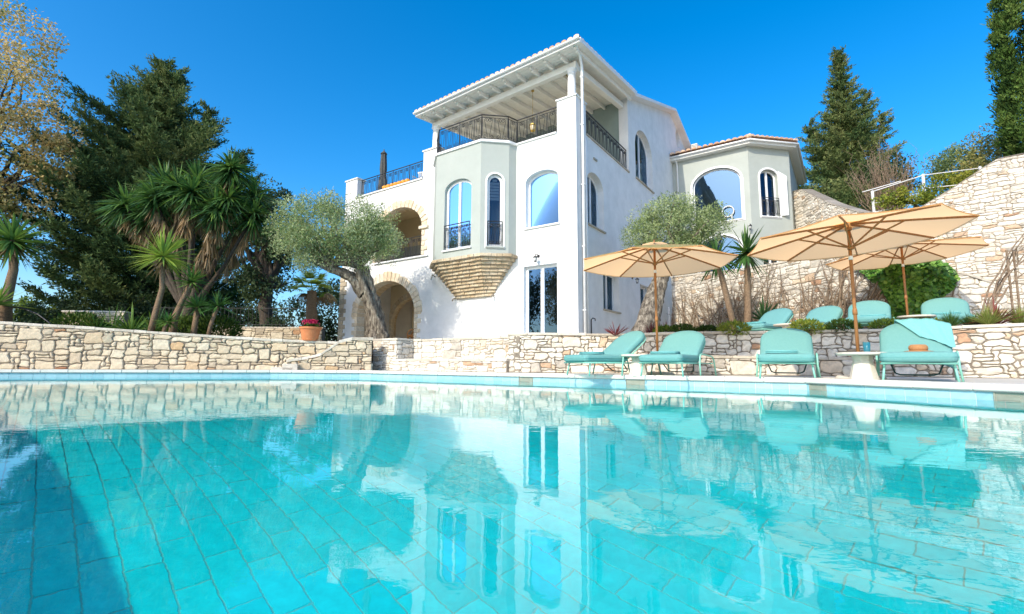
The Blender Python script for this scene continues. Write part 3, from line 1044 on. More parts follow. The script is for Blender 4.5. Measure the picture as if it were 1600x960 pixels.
wa = window(BAYA, w_a, house, depth=.13, fw=.10, mull=(.5,), sill=True, blind=.28, surround=.0)
wb = window(BAYB, w_b, house, depth=.10, fw=.10, sill=True, sillmat='green', blind=.34, surround=.07, smat='white_trim')

# corbel of stone courses stepping back under the bay
NC = 12
rnd = random.Random(4)
for c in range(NC):
    t = c / (NC - 1)
    z1 = 4.35 - c * (1.42 / NC); z0 = z1 - 1.42 / NC + .012
    k = t ** .9
    xr = -2.42 + (-3.52 + 2.42) * k; xr1 = -3.3 + (-3.85 + 3.3) * k
    xl = -6.5 + (-5.36 + 6.5) * k; xl1 = -5.65 + (-5.15 + 5.65) * k
    yf = -1.12 + .98 * k; ys = -.40 + .36 * k
    pl = [(xr, .0), (xr, ys), (xr1, yf), (xl1, yf), (xl, ys), (xl, .0)]
    course = MB()
    for (a, b) in zip(pl[:-1], pl[1:]):
        a = Vector(a); b = Vector(b)
        d = b - a; L = d.length
        if L < .03: continue
        d.normalize(); nn = Vector((d.y, -d.x))
        if nn.y > .1 or (abs(nn.y) < .1 and (nn.x > 0) != (a.x > -4.4)): nn = -nn
        s = 0
        while s < L - .01:
            l = min(rnd.uniform(.17, .34), L - s)
            if L - s - l < .09: l = L - s
            pj = rnd.uniform(-.012, .018); dz = rnd.uniform(-.006, .006)
            p0 = a + d * (s + .006) + nn * pj; p1 = a + d * (s + l - .006) + nn * pj
            q0 = p0 - nn * .25; q1 = p1 - nn * .25
            course.add([(p0.x, p0.y, z0 + dz), (p1.x, p1.y, z0 + dz), (q1.x, q1.y, z0), (q0.x, q0.y, z0), (p0.x, p0.y, z1 + dz * .3), (p1.x, p1.y, z1 + dz * .3), (q1.x, q1.y, z1), (q0.x, q0.y, z1)],
                       [(3, 2, 1, 0), (4, 5, 6, 7), (0, 1, 5, 4), (1, 2, 6, 5), (2, 3, 7, 6), (3, 0, 4, 7)])
            s += l
    o = course.build('corbel_course', M['corbel'], house, tint=.5, bevel=.008)
    o.data.attributes['tint'].data.foreach_set('value', [random.Random(int(v.co.x * 9) * 31 + c).uniform(.1, 1) for v in o.data.vertices])
    MB().prism([(x + (.03 if x < -4.4 else -.03), y + .03) for x, y in pl], z0 - .012, z1).build('corbel_core', M['mortar_pale'], house)
mb = MB()
for x in (-3.5, -5.4): MB().tube([(x, -.02, 2.98), (x, -.16, 2.94), (x, -.2, 2.86)], .03, 8).build('bay_spout', M['mortar_pale'], house, smooth=True)
pass

# ---- copings and ledges
def slab(name, x0, x1, y0, y1, z0, z1, m='white_trim', bev=.008): return MB().box(x0, x1, y0, y1, z0, z1).build(name, M[m], house, bevel=bev)
slab('pier_cap', -.80, .05, -.05, .82, 9.803, 9.86)
slab('pier_cap', -7.45, -6.5, -.05, .5, 9.583, 9.65)
slab('pier_cap', -12.80, -11.83, -.05, .5, 9.363, 9.43)
slab('ledge', -11.86, -7.42, -.06, .42, 8.363, 8.43)
slab('ledge', -2.48, -.78, -.06, .42, 8.603, 8.665)
slab('ledge', .05 - .42, .05, .80, 5.02, 8.663, 8.72, 'cap')
slab('pier_back', -.75, -.425, .425, .78, 8.3, 9.80, 'white', 0)

# ---- voussoirs of the two front arches, each stone its own piece
def arch_ring(F, u0, u1, vs_, vp, n, w0, w1, deep, parent, dshift=0.0, name='arch_stone', m='brick'):
    c = (u0 + u1) / 2; a = (u1 - u0) / 2; h = vp - vs_
    for k in range(n):
        t0 = pi * (k + .045) / n; t1 = pi * (k + .955) / n
        wd_ = random.uniform(w0, w1)
        parts = []
        for dd0, dd1 in (((-.035 - random.uniform(0, .02)), deep * .5 - .006), (deep * .5 + .006, deep)):
            mb = MB(); vs = []
            for d in (dd0 + dshift, dd1 + dshift):
                for t, r in ((t0, -.012), (t1, -.012), (t1, wd_), (t0, wd_)):
                    nx, nz = cos(t) * h, sin(t) * a
                    l = math.hypot(nx, nz)
                    vs.append(F.p(c + a * cos(t) + nx / l * r, vs_ + h * sin(t) + nz / l * r, d))
            mb.add(vs, [(3, 2, 1, 0), (4, 5, 6, 7), (0, 1, 5, 4), (1, 2, 6, 5), (2, 3, 7, 6), (3, 0, 4, 7)])
            cc = sum(vs, Vector()) / 8
            mb.v = [tuple(Vector(q) - cc) for q in mb.v]
            o = mb.build(name, M[m], parent, bevel=.012, tint=random.uniform(.45, 1) if dd0 < 0 else random.uniform(0, .6))
            o.location = cc
def jamb_stones(F, u, side, v0, v1, deep, parent, hgt=.2, m='brick', wmin=.16, wmax=.34, face=True):
    v = v0; q = 0
    while v < v1 - .03:
        h = min(random.uniform(.8, 1.2) * hgt, v1 - v)
        wd_ = wmax if q % 2 else wmin
        wd_ *= random.uniform(.9, 1.1)
        for dd0, dd1 in ((-.03 - random.uniform(0, .02), deep * .5 - .006), (deep * .5 + .006, deep)):
            a0, a1 = (u - .012 * side, u + wd_ * side)
            vs = [F.p(a0, v + .006, dd0), F.p(a1, v + .006, dd0), F.p(a1, v + .006, dd1), F.p(a0, v + .006, dd1), F.p(a0, v + h - .006, dd0), F.p(a1, v + h - .006, dd0), F.p(a1, v + h - .006, dd1), F.p(a0, v + h - .006, dd1)]
            cc = sum(vs, Vector()) / 8
            mb = MB().add([p - cc for p in vs], [(3, 2, 1, 0), (4, 5, 6, 7), (0, 1, 5, 4), (1, 2, 6, 5), (2, 3, 7, 6), (3, 0, 4, 7)])
            o = mb.build('jamb_stone', M[m], parent, bevel=.012, tint=random.uniform(.45, 1) if dd0 < 0 else random.uniform(0, .6))
            o.location = cc
        v += h; q += 1
arch_ring(FRONT, 7.66, 11.45, 2.55, 4.07, 25, .33, .45, .85, house)
for u, s in ((7.66, -1), (11.45, 1)): jamb_stones(FRONT, u, s, 1.14, 2.55, .85, house, .2)
arch_ring(FRONT, 7.36, 10.3, 6.25, 7.33, 19, .26, .38, .5, house)
for u, s in ((7.36, -1), (10.3, 1)): jamb_stones(FRONT, u, s, 4.99, 6.2, .5, house, .21)
o = MB().box(-7.50, -6.98, -.1, .2, 6.12, 6.26).build('impost_stone', M['brick'], house, bevel=.015, tint=.8)
# sill of the upper arch
slab('ledge', -10.4, -6.95, -.08, .45, 4.90, 4.968)
# quoins on the far left corner
v = 1.05; q = 0
while v < 4.6:
    h = random.uniform(.17, .24)
    wd_ = .42 if q % 2 else .26
    vs = MB().box(-12.80, -12.75 + wd_, -.045 - random.uniform(0, .015), .3, v + .006, v + h - .006)
    vs.build('quoin_stone', M['stone'], house, bevel=.012, tint=random.uniform(.0, .5))
    v += h; q += 1

# ---- inside the arched porch
PB = Fr((0, 2.75, 0), (-1, 0, 0), (0, -1, 0))
a_in = arch(9.0, 12.2, 1.22, 2.45, 3.75, 18)
panel('porch_wall', PB, [(6.81, 1.22), (6.81, 4.44), (12.33, 4.44), (12.33, 1.22)], [a_in], .3, M['cream'], house)
arch_ring(PB, 9.0, 12.2, 2.45, 3.75, 17, .26, .30, .3, house)
for u, s in ((9.0, -1), (12.2, 1)): jamb_stones(PB, u, s, 1.24, 2.45, .3, house, .2, wmin=.25, wmax=.28)
window(Fr((0, 4.3, 0), (-1, 0, 0), (0, -1, 0)), rect(9.2, 12.0, 1.25, 3.6), house, depth=.1, fw=.14, mull=(.33, .66), name='patio_door')
MB().box(-12.3, -6.82, 4.3, 4.39, 1.22, 4.44).build('porch_wall', M['cream'], house)
MB().box(-7.95, -6.85, 2.70, 2.745, 1.25, 3.75).build('porch_door', M['olive'], house, bevel=.01)
MB().box(-8.1, -7.97, 2.62, 2.745, 1.23, 4.0).build('porch_pilaster', M['cream'], house, bevel=.01)
MB().box(-7.4, -6.82, .86, .95, 1.23, 4.4).build('porch_pilaster', M['cream'], house, bevel=.01)
def lantern(loc, face, parent=None, s=1.0, name='wall_lamp'):
    """bracket lantern; face = outward direction in the house frame"""
    f = Vector(face).normalized()
    L0 = Vector(loc)
    mb = MB()
    mb.tube([L0, L0 + f * .02], .055 * s, 10)
    pts = [L0 + f * .02 * s, L0 + f * .10 * s + Vector((0, 0, .05 * s)), L0 + f * .2 * s + Vector((0, 0, .03 * s)), L0 + f * .22 * s + Vector((0, 0, -.03 * s))]
    mb.tube(pts, .014 * s, 6)
    c = L0 + f * .22 * s
    mb.lathe([(.01 * s, -.02 * s), (.085 * s, -.07 * s), (.09 * s, -.085 * s), (.02 * s, -.084 * s)], 8, c)
    for k in range(4):
        t = pi / 4 + pi / 2 * k
        mb.bar(c + Vector((cos(t) * .06 * s, sin(t) * .06 * s, -.085 * s)), c + Vector((cos(t) * .045 * s, sin(t) * .045 * s, -.23 * s)), .01 * s, .01 * s)
    mb.lathe([(.05 * s, -.245 * s), (.05 * s, -.225 * s), (.01 * s, -.225 * s)], 8, c)
    o = mb.build(name, M['iron'], parent)
    MB().lathe([(.055 * s, -.09 * s), (.04 * s, -.224 * s), (.01 * s, -.2245 * s)], 8, c).build('lamp_glass', M['blind'], o, smooth=True)
    return o
lantern((-1.54, 0, 4.22), (0, -1, 0), house)
lantern((0, 5.08, 4.05), (1, 0, 0), house)
lantern((-7.55, 2.70, 3.45), (0, -1, 0), house)
# ---- upper porch behind the first-floor arch
UB = Fr((0, 3.0, 0), (-1, 0, 0), (0, -1, 0))
panel('porch_wall', UB, [(7.0, 4.75), (7.0, 6.5), (12.33, 6.5), (12.33, 4.75)], [rect(8.3, 9.2, 4.77, 6.2)], .3, M['green'], house)
window(UB, rect(8.3, 9.2, 4.77, 6.2), house, depth=.1, fw=.08, name='patio_door')
MB().box(-12.33, -7.0, 3.0, 3.3, 6.502, 8.0).build('porch_wall', M['cream'], house)

# ---- ironwork
def spiral(c, e1, e2, r, turns=1.35, n=12, flip=1):
    pts = []
    for k in range(n + 1):
        t = k / n
        a = turns * 2 * pi * t * flip
        rr = r * (1 - .78 * t)
        pts.append(c + e1 * (cos(a) * rr) + e2 * (sin(a) * rr))
    return pts
def railing(path, z0, z1, parent, name='railing', post=1.0, r=.013, unit=.42, rail=.022, flat=False):
    """top and bottom rails, posts, and slanting bars that end in scrolls"""
    P = [Vector((p[0], p[1], 0)) for p in path]
    mb = MB()
    Z = Vector((0, 0, 1))
    for a, b in zip(P[:-1], P[1:]):
        mb.bar(a + Z * z1, b + Z * z1, .05, .022)
        mb.bar(a + Z * (z1 - .10), b + Z * (z1 - .10), .018, .014)
        mb.bar(a + Z * (z0 + .06), b + Z * (z0 + .06), .022, .014)
    o = None if flat else mb.build(name, M['iron'], parent)
    for a, b in zip(P[:-1], P[1:]):
        L = (b - a).length; d = (b - a).normalized()
        npan = max(1, round(L / 1.05))
        for k in range(npan + 1):
            c = a + d * (L * k / npan)
            if flat: mb.bar(c + Z * z0, c + Z * z1, .022, .022)
            else: MB().bar(c + Z * z0, c + Z * z1, .022, .022).build('post', M['iron'], o)
        for k in range(npan):
            s0 = L * k / npan; s1 = L * (k + 1) / npan
            nu = max(1, round((s1 - s0) / unit))
            sw = mb if flat else MB()
            for q in range(nu):
                c0 = a + d * (s0 + (s1 - s0) * (q + .5) / nu)
                wdt = (s1 - s0) / nu
                h0, h1 = z0 + .07, z1 - .11
                hh = h1 - h0
                rad = min(.085, wdt * .22)
                for sg in (-1, 1):
                    # slanting bar of the V, with a scroll at head and foot
                    top = c0 + d * (sg * wdt * .30) + Z * (h1 - rad)
                    bot = c0 + d * (sg * wdt * .06) + Z * (h0 + .02)
                    sp = spiral(top - d * (sg * rad) * 1.0, d * sg, Z, rad, flip=1)
                    sw.tube([bot] + sp, r * .8, 4, caps=False)
                    top2 = c0 + d * (sg * wdt * .46) + Z * h1
                    cf = c0 + d * (sg * wdt * .44) + Z * (h0 + rad)
                    sp2 = spiral(cf - d * (sg * rad * 1.0), d * sg, -Z, rad * .9, flip=1)
                    sw.tube([top2] + sp2, r * .8, 4, caps=False)
            if not flat: sw.build('scrollwork', M['iron'], o, recalc=False)
    if flat: o = mb.build(name, M['iron'], parent, recalc=False)
    return o
ZR = 8.68
railing([(-6.45, .05), (-6.30, -.32), (-5.55, -1.0), (-3.40, -1.0), (-2.66, -.33), (-2.55, .1), (-.78, .1)], ZR, ZR + .98, house)
railing([(-11.86, .27), (-7.42, .27)], 8.45, 9.36, house)
railing([(-.12, .80), (-.12, 5.02)], 8.74, 9.72, house)
railing([(-10.3, .3), (-7.36, .3)], 5.0, 5.95, house, unit=.3)
def juliet(F, u0, u1, v0, v1, parent, d=-.03):
    a = F.p(u0, 0, d); b = F.p(u1, 0, d)
    return railing([(a.x, a.y), (b.x, b.y)], v0, v1, parent, name='window_railing', unit=.26, r=.011, flat=True)
juliet(BAYA, .48, 1.72, 4.70, 5.62, wa)
juliet(BAYB, .27, .80, 4.66, 5.55, wb)

# ---- roof terrace: beam, columns, rafters, boards, gutter, tiles
def EZ(a): return 11.38 - .046 * a        # the eave sinks a little to the left, as it does in the photo
A0, A1 = -.43, 7.45
SL = .135
def RZ(a, y): return EZ(a) + SL * (y + .5)
def sheared(x0, x1, y0, y1, dz0, dz1, fz=RZ):
    vs = []
    for z in (dz0, dz1):
        for x, y in ((x0, y0), (x1, y0), (x1, y1), (x0, y1)): vs.append((x, y, fz(-x, y) + z))
    return vs, [(3, 2, 1, 0), (4, 5, 6, 7), (0, 1, 5, 4), (1, 2, 6, 5), (2, 3, 7, 6), (3, 0, 4, 7)]
nb = 26
for k in range(nb):
    y0 = -.46 + k * 5.5 / nb; y1 = y0 + 5.5 / nb - .012
    MB().add(*sheared(-A1 + .03, -A0 - .03, y0, y1, .0, .03)).build('soffit_board', M['white_paint'], house)
MB().add(*sheared(-A1 + .02, -A0 - .02, -.47, 5.05, .032, .09)).build('roof_deck', M['white_paint'], house)
nraf = 13
for k in range(nraf):
    x = -(A0 + .28) - k * ((A1 - A0 - .56) / (nraf - 1))
    mb = MB().add(*sheared(x - .045, x + .045, -.22, 5.02, -.17, -.003))
    # shaped rafter tail
    mb.add(*sheared(x - .045, x + .045, -.36, -.222, -.10, -.003))
    mb.build('rafter', M['white_paint'], house, bevel=.006)
MB().add(*sheared(-7.2, -.12, .26, .50, -.42, -.172)).build('beam', M['white_paint'], house, bevel=.012)
MB().add(*sheared(-.40, -.18, .51, 5.02, -.40, -.172)).build('beam', M['white_paint'], house, bevel=.012)
MB().add(*sheared(-A1, -A0, -.53, -.475, -.03, .135)).build('fascia', M['white_trim'], house, bevel=.006)
MB().add(*sheared(-A0 - .03, -A0 + .02, -.47, 5.05, -.03, .15)).build('fascia', M['white_trim'], house, bevel=.006)
MB().add(*sheared(-A1 - .02, -A1 + .03, -.47, 5.05, -.03, .15)).build('fascia', M['white_trim'], house, bevel=.006)
mb = MB()
pts = [(-A1 - .03, -.59), (-A0 + .03, -.59)]
gut = []
for x in (-A1 - .03, -A0 + .03):
    for k in range(9):
        t = pi + pi * k / 8
        gut.append((x, -.59 + .062 * cos(t), EZ(-x) + .10 + .062 * sin(t)))
for k in range(8): mb.f.append([k, k + 1, 9 + k + 1, 9 + k]); mb.mi.append(0)
mb.v = gut
mb.build('gutter', M['white_trim'], house, smooth=True)
for a, zb in ((.35, 9.86), (7.05, 9.65)):
    zt = EZ(a) + .12 - .42 + .02
    H_ = zt - zb
    mb = MB().lathe([(.20, 0), (.20, .05), (.165, .07), (.15, .12), (.155, .3), (.15, H_ * .6), (.132, H_ - .2), (.15, H_ - .19), (.15, H_ - .16), (.135, H_ - .15), (.15, H_ - .1), (.20, H_ - .05), (.20, H_)], 20, (-a, .38, zb))
    mb.build('column', M['white_trim'], house, smooth=True)
def tiles(name, fz, x0, x1, y0, y1, wd, parent, m, rows=None, rnd=random.Random(2), step=.36):
    """barrel tiles: columns of overlapping half-round tiles running up the slope"""
    mb = MB(); T = []
    nx = int((x1 - x0) / wd)
    for i in range(nx):
        xc = x0 + (i + .5) * (x1 - x0) / nx
        y = y0; r = 0
        while y < y1 - .02:
            ye = min(y + step, y1)
            if fz(-xc, y) is None: break
            lift = rnd.uniform(0, .006)
            vs = []
            for (yy, rr, up) in ((y - .03, wd * .46, .012 + lift), (ye, wd * .40, -.004)):
                zz = fz(-xc, yy) + up
                for k in range(6):
                    t = pi * k / 5
                    vs.append((xc + rr * cos(t), yy, zz + rr * .75 * sin(t)))
            fs = [(k, k + 1, 7 + k, 6 + k) for k in range(5)] + [(0, 1, 2, 3, 4, 5)]
            mb.add(vs, fs); T += [rnd.uniform(0, 1)] * 12
            y = ye; r += 1
    o = mb.build(name, m, parent, recalc=False, tint=.5)
    o.data.attributes['tint'].data.foreach_set('value', T)
    o['kind'] = 'stuff'
    return o
tiles('roof_tiles', lambda a, y: RZ(a, y) + .15, -A1 - .02, -A0 + .02, -.56, 5.05, .235, house, M['rtile'])
# main roof: steeper, ridge at y 11.65, white rake and soffit seen from below
def R2(a, y):
    zz = RZ(a, 5.05)
    return zz + (y - 5.05) * .345 if y < 11.65 else zz + 6.6 * .345 - (y - 11.65) * .30
for (y0, y1) in ((5.052, 11.65), (11.652, 14.9)):
    MB().add(*sheared(-A1, .34, y0, y1, .0, .16, R2)).build('roof', M['white_trim'], house, bevel=.01)
tiles('roof_tiles', lambda a, y: R2(a, y) + .165, -A1, .2, 5.1, 11.6, .25, house, M['rtile'], step=.42)
# down pipes
def pipe(name, pts, r, m='white_trim'): return MB().tube(pts, r, 10).build(name, M[m], house, smooth=True)
pipe('downpipe', [(.09, .33, 1.1), (.09, .33, 9.0), (.09, .33, 11.0), (.13, .1, 11.3), (.2, -.35, 11.45)], .052)
mb = MB()
for z in (2.2, 4.4, 6.6, 8.8, 10.6): mb.box(.03, .155, .26, .40, z, z + .04)
mb.build('pipe_bracket', M['white_trim'], house, bevel=.005)
pipe('downpipe', [(.07, .62, 1.1), (.07, .62, 8.5)], .03, 'white_trim')
pipe('garden_tap', [(.04, .92, 1.1), (.04, .92, 1.95), (.10, .92, 2.0), (.18, .92, 1.97), (.19, .92, 1.9)], .02, 'iron')
pipe('spout', [(-6.55, -.005, 3.98), (-6.55, -.16, 4.02), (-6.56, -.22, 3.82)], .028, 'inlet')
MB().box(.0, .05, 1.35, 1.65, 7.95, 8.02).build('vent', M['inlet'], house, bevel=.004)
pipe('downpipe', [(.3, 10.4, 1.1), (.3, 10.4, 4.4)], .06, 'white_plastic')
pipe('downpipe', [(.3, 9.2, 1.1), (.3, 9.2, 3.2)], .05, 'white_plastic')

# ---- wing on the right
WZ0, WZ1 = 1.0, 11.5
w_big = arch(1.03, 3.42, 7.78, 9.85, 10.68, 18)
w_w2 = arch(.60, 1.64, 7.88, 9.95, 10.36)
w_lo = arch(1.2, 3.3, 4.3, 6.3, 7.05)
panel('wing_wall', WING1, rect(.005, 3.8, WZ0, WZ1), [w_big, w_lo], .4, M['green'], house)
panel('wing_wall', WING2, rect(.002, 2.375, WZ0, WZ1), [w_w2, rect(.55, 1.5, 4.3, 5.95)], .4, M['green'], house)
panel('wing_wall', WING3, rect(.002, 6.0, WZ0, WZ1), [], .4, M['green'], house)
MB().box(.01, 5.05, 19.0, 19.4, 1.0, 11.5).build('wing_wall', M['green'], house)
window(WING1, w_big, house, depth=.14, fw=.07, sill=True, surround=.11, gm='glasswing')
ww = window(WING2, w_w2, house, depth=.2, fw=.09, mull=(.5,), sill=True, surround=.10)
juliet(WING2, .62, 1.62, 7.92, 8.85, ww)
window(WING1, w_lo, house, depth=.14, fw=.07, sill=True, surround=.10, gm='glasswing')
window(WING2, rect(.55, 1.5, 4.3, 5.95), house, depth=.14, fw=.07, mull=(.5,), name='patio_door')
lantern((3.75, 11.68, 7.35), (0, -1, 0), house)
# white open shutter beside the wing's tall window
MB().add([WING2.p(1.66, 7.95, -.02), WING2.p(1.98, 7.95, -.20), WING2.p(1.98, 10.0, -.20), WING2.p(1.66, 10.3, -.02), WING2.p(1.66, 7.95, .02), WING2.p(2.0, 7.95, -.16), WING2.p(2.0, 10.0, -.16), WING2.p(1.66, 10.3, .02)],
         [(0, 1, 2, 3), (7, 6, 5, 4), (0, 4, 5, 1), (1, 5, 6, 2), (2, 6, 7, 3), (3, 7, 4, 0)]).build('shutter', M['upvc'], house)
# round mirror-like ornament standing inside the big window
mb = MB()
cc = WING1.p(2.72, 8.28, .06)
mb.tube([cc + Vector((cos(2 * pi * k / 20) * .28, 0, sin(2 * pi * k / 20) * .28)) for k in range(20)], .03, 6, closed=True)
mb.bar(cc + Vector((-.18, 0, -.25)), cc + Vector((-.18, 0, -.48)), .04, .04)
mb.bar(cc + Vector((.18, 0, -.25)), cc + Vector((.18, 0, -.48)), .04, .04)
mb.build('window_ornament', M['white_plastic'], house, smooth=True)
wplan = [(.0, 11.7), (3.8, 11.7), (5.48, 13.38), (5.48, 19.4), (0, 19.4)]
def offs(g): return [(.0, 11.7 - g), (3.8 + g * .414, 11.7 - g), (5.48 + g, 13.38 - g * .414), (5.48 + g, 19.4), (0, 19.4)]
MB().prism(offs(.36), 11.502, 11.56).build('wing_soffit', M['white_paint'], house)
MB().prism(offs(.40), 11.562, 11.68).build('wing_fascia', M['white_trim'], house, bevel=.012)
gl = offs(.45)
mb = MB().tube([(gl[0][0], gl[0][1], 11.65), (gl[1][0], gl[1][1], 11.65), (gl[2][0], gl[2][1], 11.65), (gl[3][0], gl[3][1], 11.65)], .055, 8)
mb.build('gutter', M['white_trim'], house, smooth=True)
pipe('downpipe', [(.28, 11.28, 11.66), (.28, 11.42, 11.5), (.28, 11.63, 11.3), (.28, 11.63, 1.1)], .045)
apex = Vector((.6, 17.0, 13.5))
e = [Vector((x, y, 11.80)) for x, y in offs(.44)]
rb = MB()
ridge0 = Vector((0, 15.0, 13.0))
rb.add([e[0], e[1], Vector((1.5, 15.2, 13.0)), Vector((0, 15.2, 13.0)), e[2], e[3], Vector((1.5, 19.4, 13.0)), e[4], Vector((0, 19.4, 13.0))],
       [(0, 1, 2, 3), (1, 4, 2), (4, 5, 6, 2), (3, 2, 6, 8)])
rb.build('roof', M['rtile'], house, tint=.4)
# tiles on the two front slopes of the wing roof
def slope_tiles(p0, p1, q0, q1, wd, rows, name='roof_tiles'):
    mb = MB(); T = []
    r_ = random.Random(6)
    nx = int((p1 - p0).length / wd)
    for i in range(nx):
        f = (i + .5) / nx
        a = p0.lerp(p1, f); b = q0.lerp(q1, f)
        up = (b - a)
        sd = (p1 - p0).normalized()
        nn = sd.cross(up).normalized()
        if nn.z < 0: nn = -nn
        for r in range(rows):
            s0 = a + up * (r / rows) - up.normalized() * .04; s1 = a + up * ((r + 1) / rows)
            w0 = wd * .47 * (1 - (r / rows) * (1 - (q1 - q0).length / (p1 - p0).length)); w1 = w0 * .85
            vs = []
            for c, rr, lf in ((s0, w0, .022), (s1, w1, .0)):
                for k in range(6):
                    t = pi * k / 5
                    vs.append(c + sd * (rr * cos(t)) + nn * (rr * .8 * sin(t) + lf))
            mb.add(vs, [(k, k + 1, 7 + k, 6 + k) for k in range(5)] + [(0, 1, 2, 3, 4, 5)])
            T += [r_.uniform(.2, 1)] * 12
    o = mb.build(name, M['rtile'], house, recalc=False, tint=.5)
    o.data.attributes['tint'].data.foreach_set('value', T)
    o['kind'] = 'stuff'
slope_tiles(e[0], e[1], Vector((0, 15.2, 13.02)), Vector((1.5, 15.2, 13.02)), .27, 9)
slope_tiles(e[1], e[2], Vector((1.5, 15.2, 13.02)), Vector((1.52, 15.22, 13.02)), .27, 9)
mb = MB()
for k in range(9):
    a = e[1].lerp(Vector((1.5, 15.2, 13.0)), k / 9); b = e[1].lerp(Vector((1.5, 15.2, 13.0)), (k + 1) / 9)
    mb.tube([a + Vector((0, 0, .02)), b + Vector((0, 0, .05))], [.13, .10], 8)
o = mb.build('hip_tiles', M['rtile'], house, tint=.7, smooth=True)

# air conditioner on the wing roof
ac = empty('air_conditioner', HW(.75, 13.9, 12.3), HROT)
tag(ac, 'white air conditioner unit standing on the tiled wing roof', 'air conditioner')
MB().box(-.14, .20, -.38, .42, .06, .86).build('casing', M['white_plastic'], ac, bevel=.02)
mb = MB()
for k in range(8): mb.box(-.32 + k * .0, -.145, -.30, .30, .14 + k * .085, .17 + k * .085)
mb = MB()
for k in range(9): mb.box(-.12, .18, -.40, -.384, .12 + k * .08, .155 + k * .08)
mb.build('grille', M['inlet'], ac)
mb = MB().box(-.10, -.06, -.36, .40, 0, .058).box(.10, .14, -.36, .40, 0, .058)
mb.build('foot', M['inlet'], ac)
# ================================================================== FURNITURE
def rbox(x0, x1, y0, y1, z0, z1, name, m, parent, r=.03, seg=3):
    return MB().box(x0, x1, y0, y1, z0, z1).build(name, m, parent, smooth=True, bevel=r, seg=seg)

def cushion_outline(w, L, r0, r1, n=8):
    """flat outline in (x, y): square end at y=0, round end at y=L"""
    pts = []
    for cx, cy, a0 in ((w - r0, r0, -pi / 2),):
        for k in range(n + 1):
            t = a0 + pi / 2 * k / n
            pts.append((cx + r0 * cos(t), cy + r0 * sin(t)))
    for k in range(2 * n + 1):
        t = pi * k / (2 * n)
        pts.append(((w - r1) + r1 * cos(t) if t <= pi / 2 else -(w - r1) + r1 * cos(t), L - r1 * .8 + r1 * .8 * sin(t)))
    for k in range(n + 1):
        t = pi + pi / 2 * k / n
        pts.append((-(w - r0) + r0 * cos(t), r0 + r0 * sin(t)))
    return pts

def pillow(out, th, place, name, m, parent):
    """padded slab over an outline; place maps (x, y, h) to 3-D"""
    n = len(out)
    cx = 0; cy = sum(p[1] for p in out) / n
    lay = []
    for f, h in ((.93, 0), (.985, th * .18), (1.0, th * .5), (.985, th * .82), (.95, th * .97), (.72, th * 1.06), (.35, th * 1.1)):
        lay.append([place(cx + (x - cx) * f, cy + (y - cy) * f, h) for x, y in out])
    vs = [p for l in lay for p in l]
    fs = [tuple(range(n - 1, -1, -1))]
    for i in range(len(lay) - 1):
        for k in range(n):
            j = (k + 1) % n
            fs.append((i * n + k, i * n + j, (i + 1) * n + j, (i + 1) * n + k))
    fs.append(tuple((len(lay) - 1) * n + k for k in range(n)))
    return MB().add(vs, fs).build(name, m, parent, smooth=True)

BA = radians(38)       # how far the backrest is raised
HY, HZ = .96, .32      # hinge
def bplace(x, y, h): return Vector((x, HY + y * cos(BA) - h * sin(BA), HZ + y * sin(BA) + h * cos(BA)))
def make_lounger():
    t = empty('sun_lounger')
    so_ = [(x, y) for x, y in cushion_outline(.42, 1.02, .09, .05)]
    pillow(so_, .14, lambda x, y, h: Vector((x, y, .27 + h)), 'seat_cushion', M['teal'], t)
    bo = cushion_outline(.42, .88, .06, .40, 9)
    pillow(bo, .12, bplace, 'back_cushion', M['teal'], t)
    for nm, ol_, pf_ in (('seat_piping', so_, lambda x, y: Vector((x * 1.004, .004 + y, .34))), ('back_piping', bo, lambda x, y: bplace(x * 1.004, y * 1.003, .06))):
        MB().tube([pf_(x, y) for x, y in ol_], .006, 5, closed=True).build(nm, M['seam'], t, smooth=True)
    # the frame
    f = MB()
    r = .014
    W_ = .40
    f.tube([(-W_, .04, .255), (W_, .04, .255), (W_, 1.78, .255), (-W_, 1.78, .255)], r, 8, closed=True)
    for y in (.5, .97): f.tube([(-W_, y, .255), (W_, y, .255)], r * .8, 6)
    for y in (.14, .27, .40, .63, .76, .88): f.tube([(-W_, y, .262), (W_, y, .262)], .009, 5)
    f.build('seat_frame', M['mint'], t, smooth=True)
    for s in (-1, 1):
        MB().tube([(s * .37, .14, .25), (s * .385, .12, .12), (s * .40, .10, 0)], .015, 8).build('leg', M['mint'], t, smooth=True)
        x = s * .47
        MB().tube([(s * .49, .80, 0), (x, .84, .22), (x, .86, .37), (x, .90, .415), (x, .97, .43), (x, 1.55, .40), (x, 1.66, .385), (s * .475, 1.72, .33), (s * .49, 1.80, 0)], .0155, 8).build('armrest', M['mint'], t, smooth=True)
        MB().tube([(s * .40, .9, .255), (x, .9, .255)], .012, 6).tube([(s * .40, 1.68, .255), (x, 1.68, .255)], .012, 6).build('armrest_stay', M['mint'], t, smooth=True)
    b = MB()
    bp = [bplace(x, y, -.012) for x, y in cushion_outline(.41, .87, .05, .39, 6)]
    b.tube(bp, .014, 6, closed=True)
    for y in (.2, .4, .6): b.tube([bplace(-.40, y, -.012), bplace(.40, y, -.012)], .008, 5)
    b.build('back_frame', M['mint'], t, smooth=True)
    MB().tube([(-.30, .98, .24), (-.30, 1.0, .23), (-.26, 1.12, .11), (-.2, 1.15, .085), (.2, 1.15, .085), (.26, 1.12, .11), (.30, 1.0, .23), (.30, .98, .24)], .012, 6).build('tilt_stay', M['darkmetal'], t, smooth=True)
    return t
def copy_tree(o, parent=None):
    c = o.copy(); COL.objects.link(c); c.parent = parent
    for ch in [q for q in o.children]: copy_tree(ch, c)
    return c
LG1 = 'teal loungers in the lower row beside the pool'
LG2 = 'teal loungers in the upper row on the terrace'
ZT = 1.10
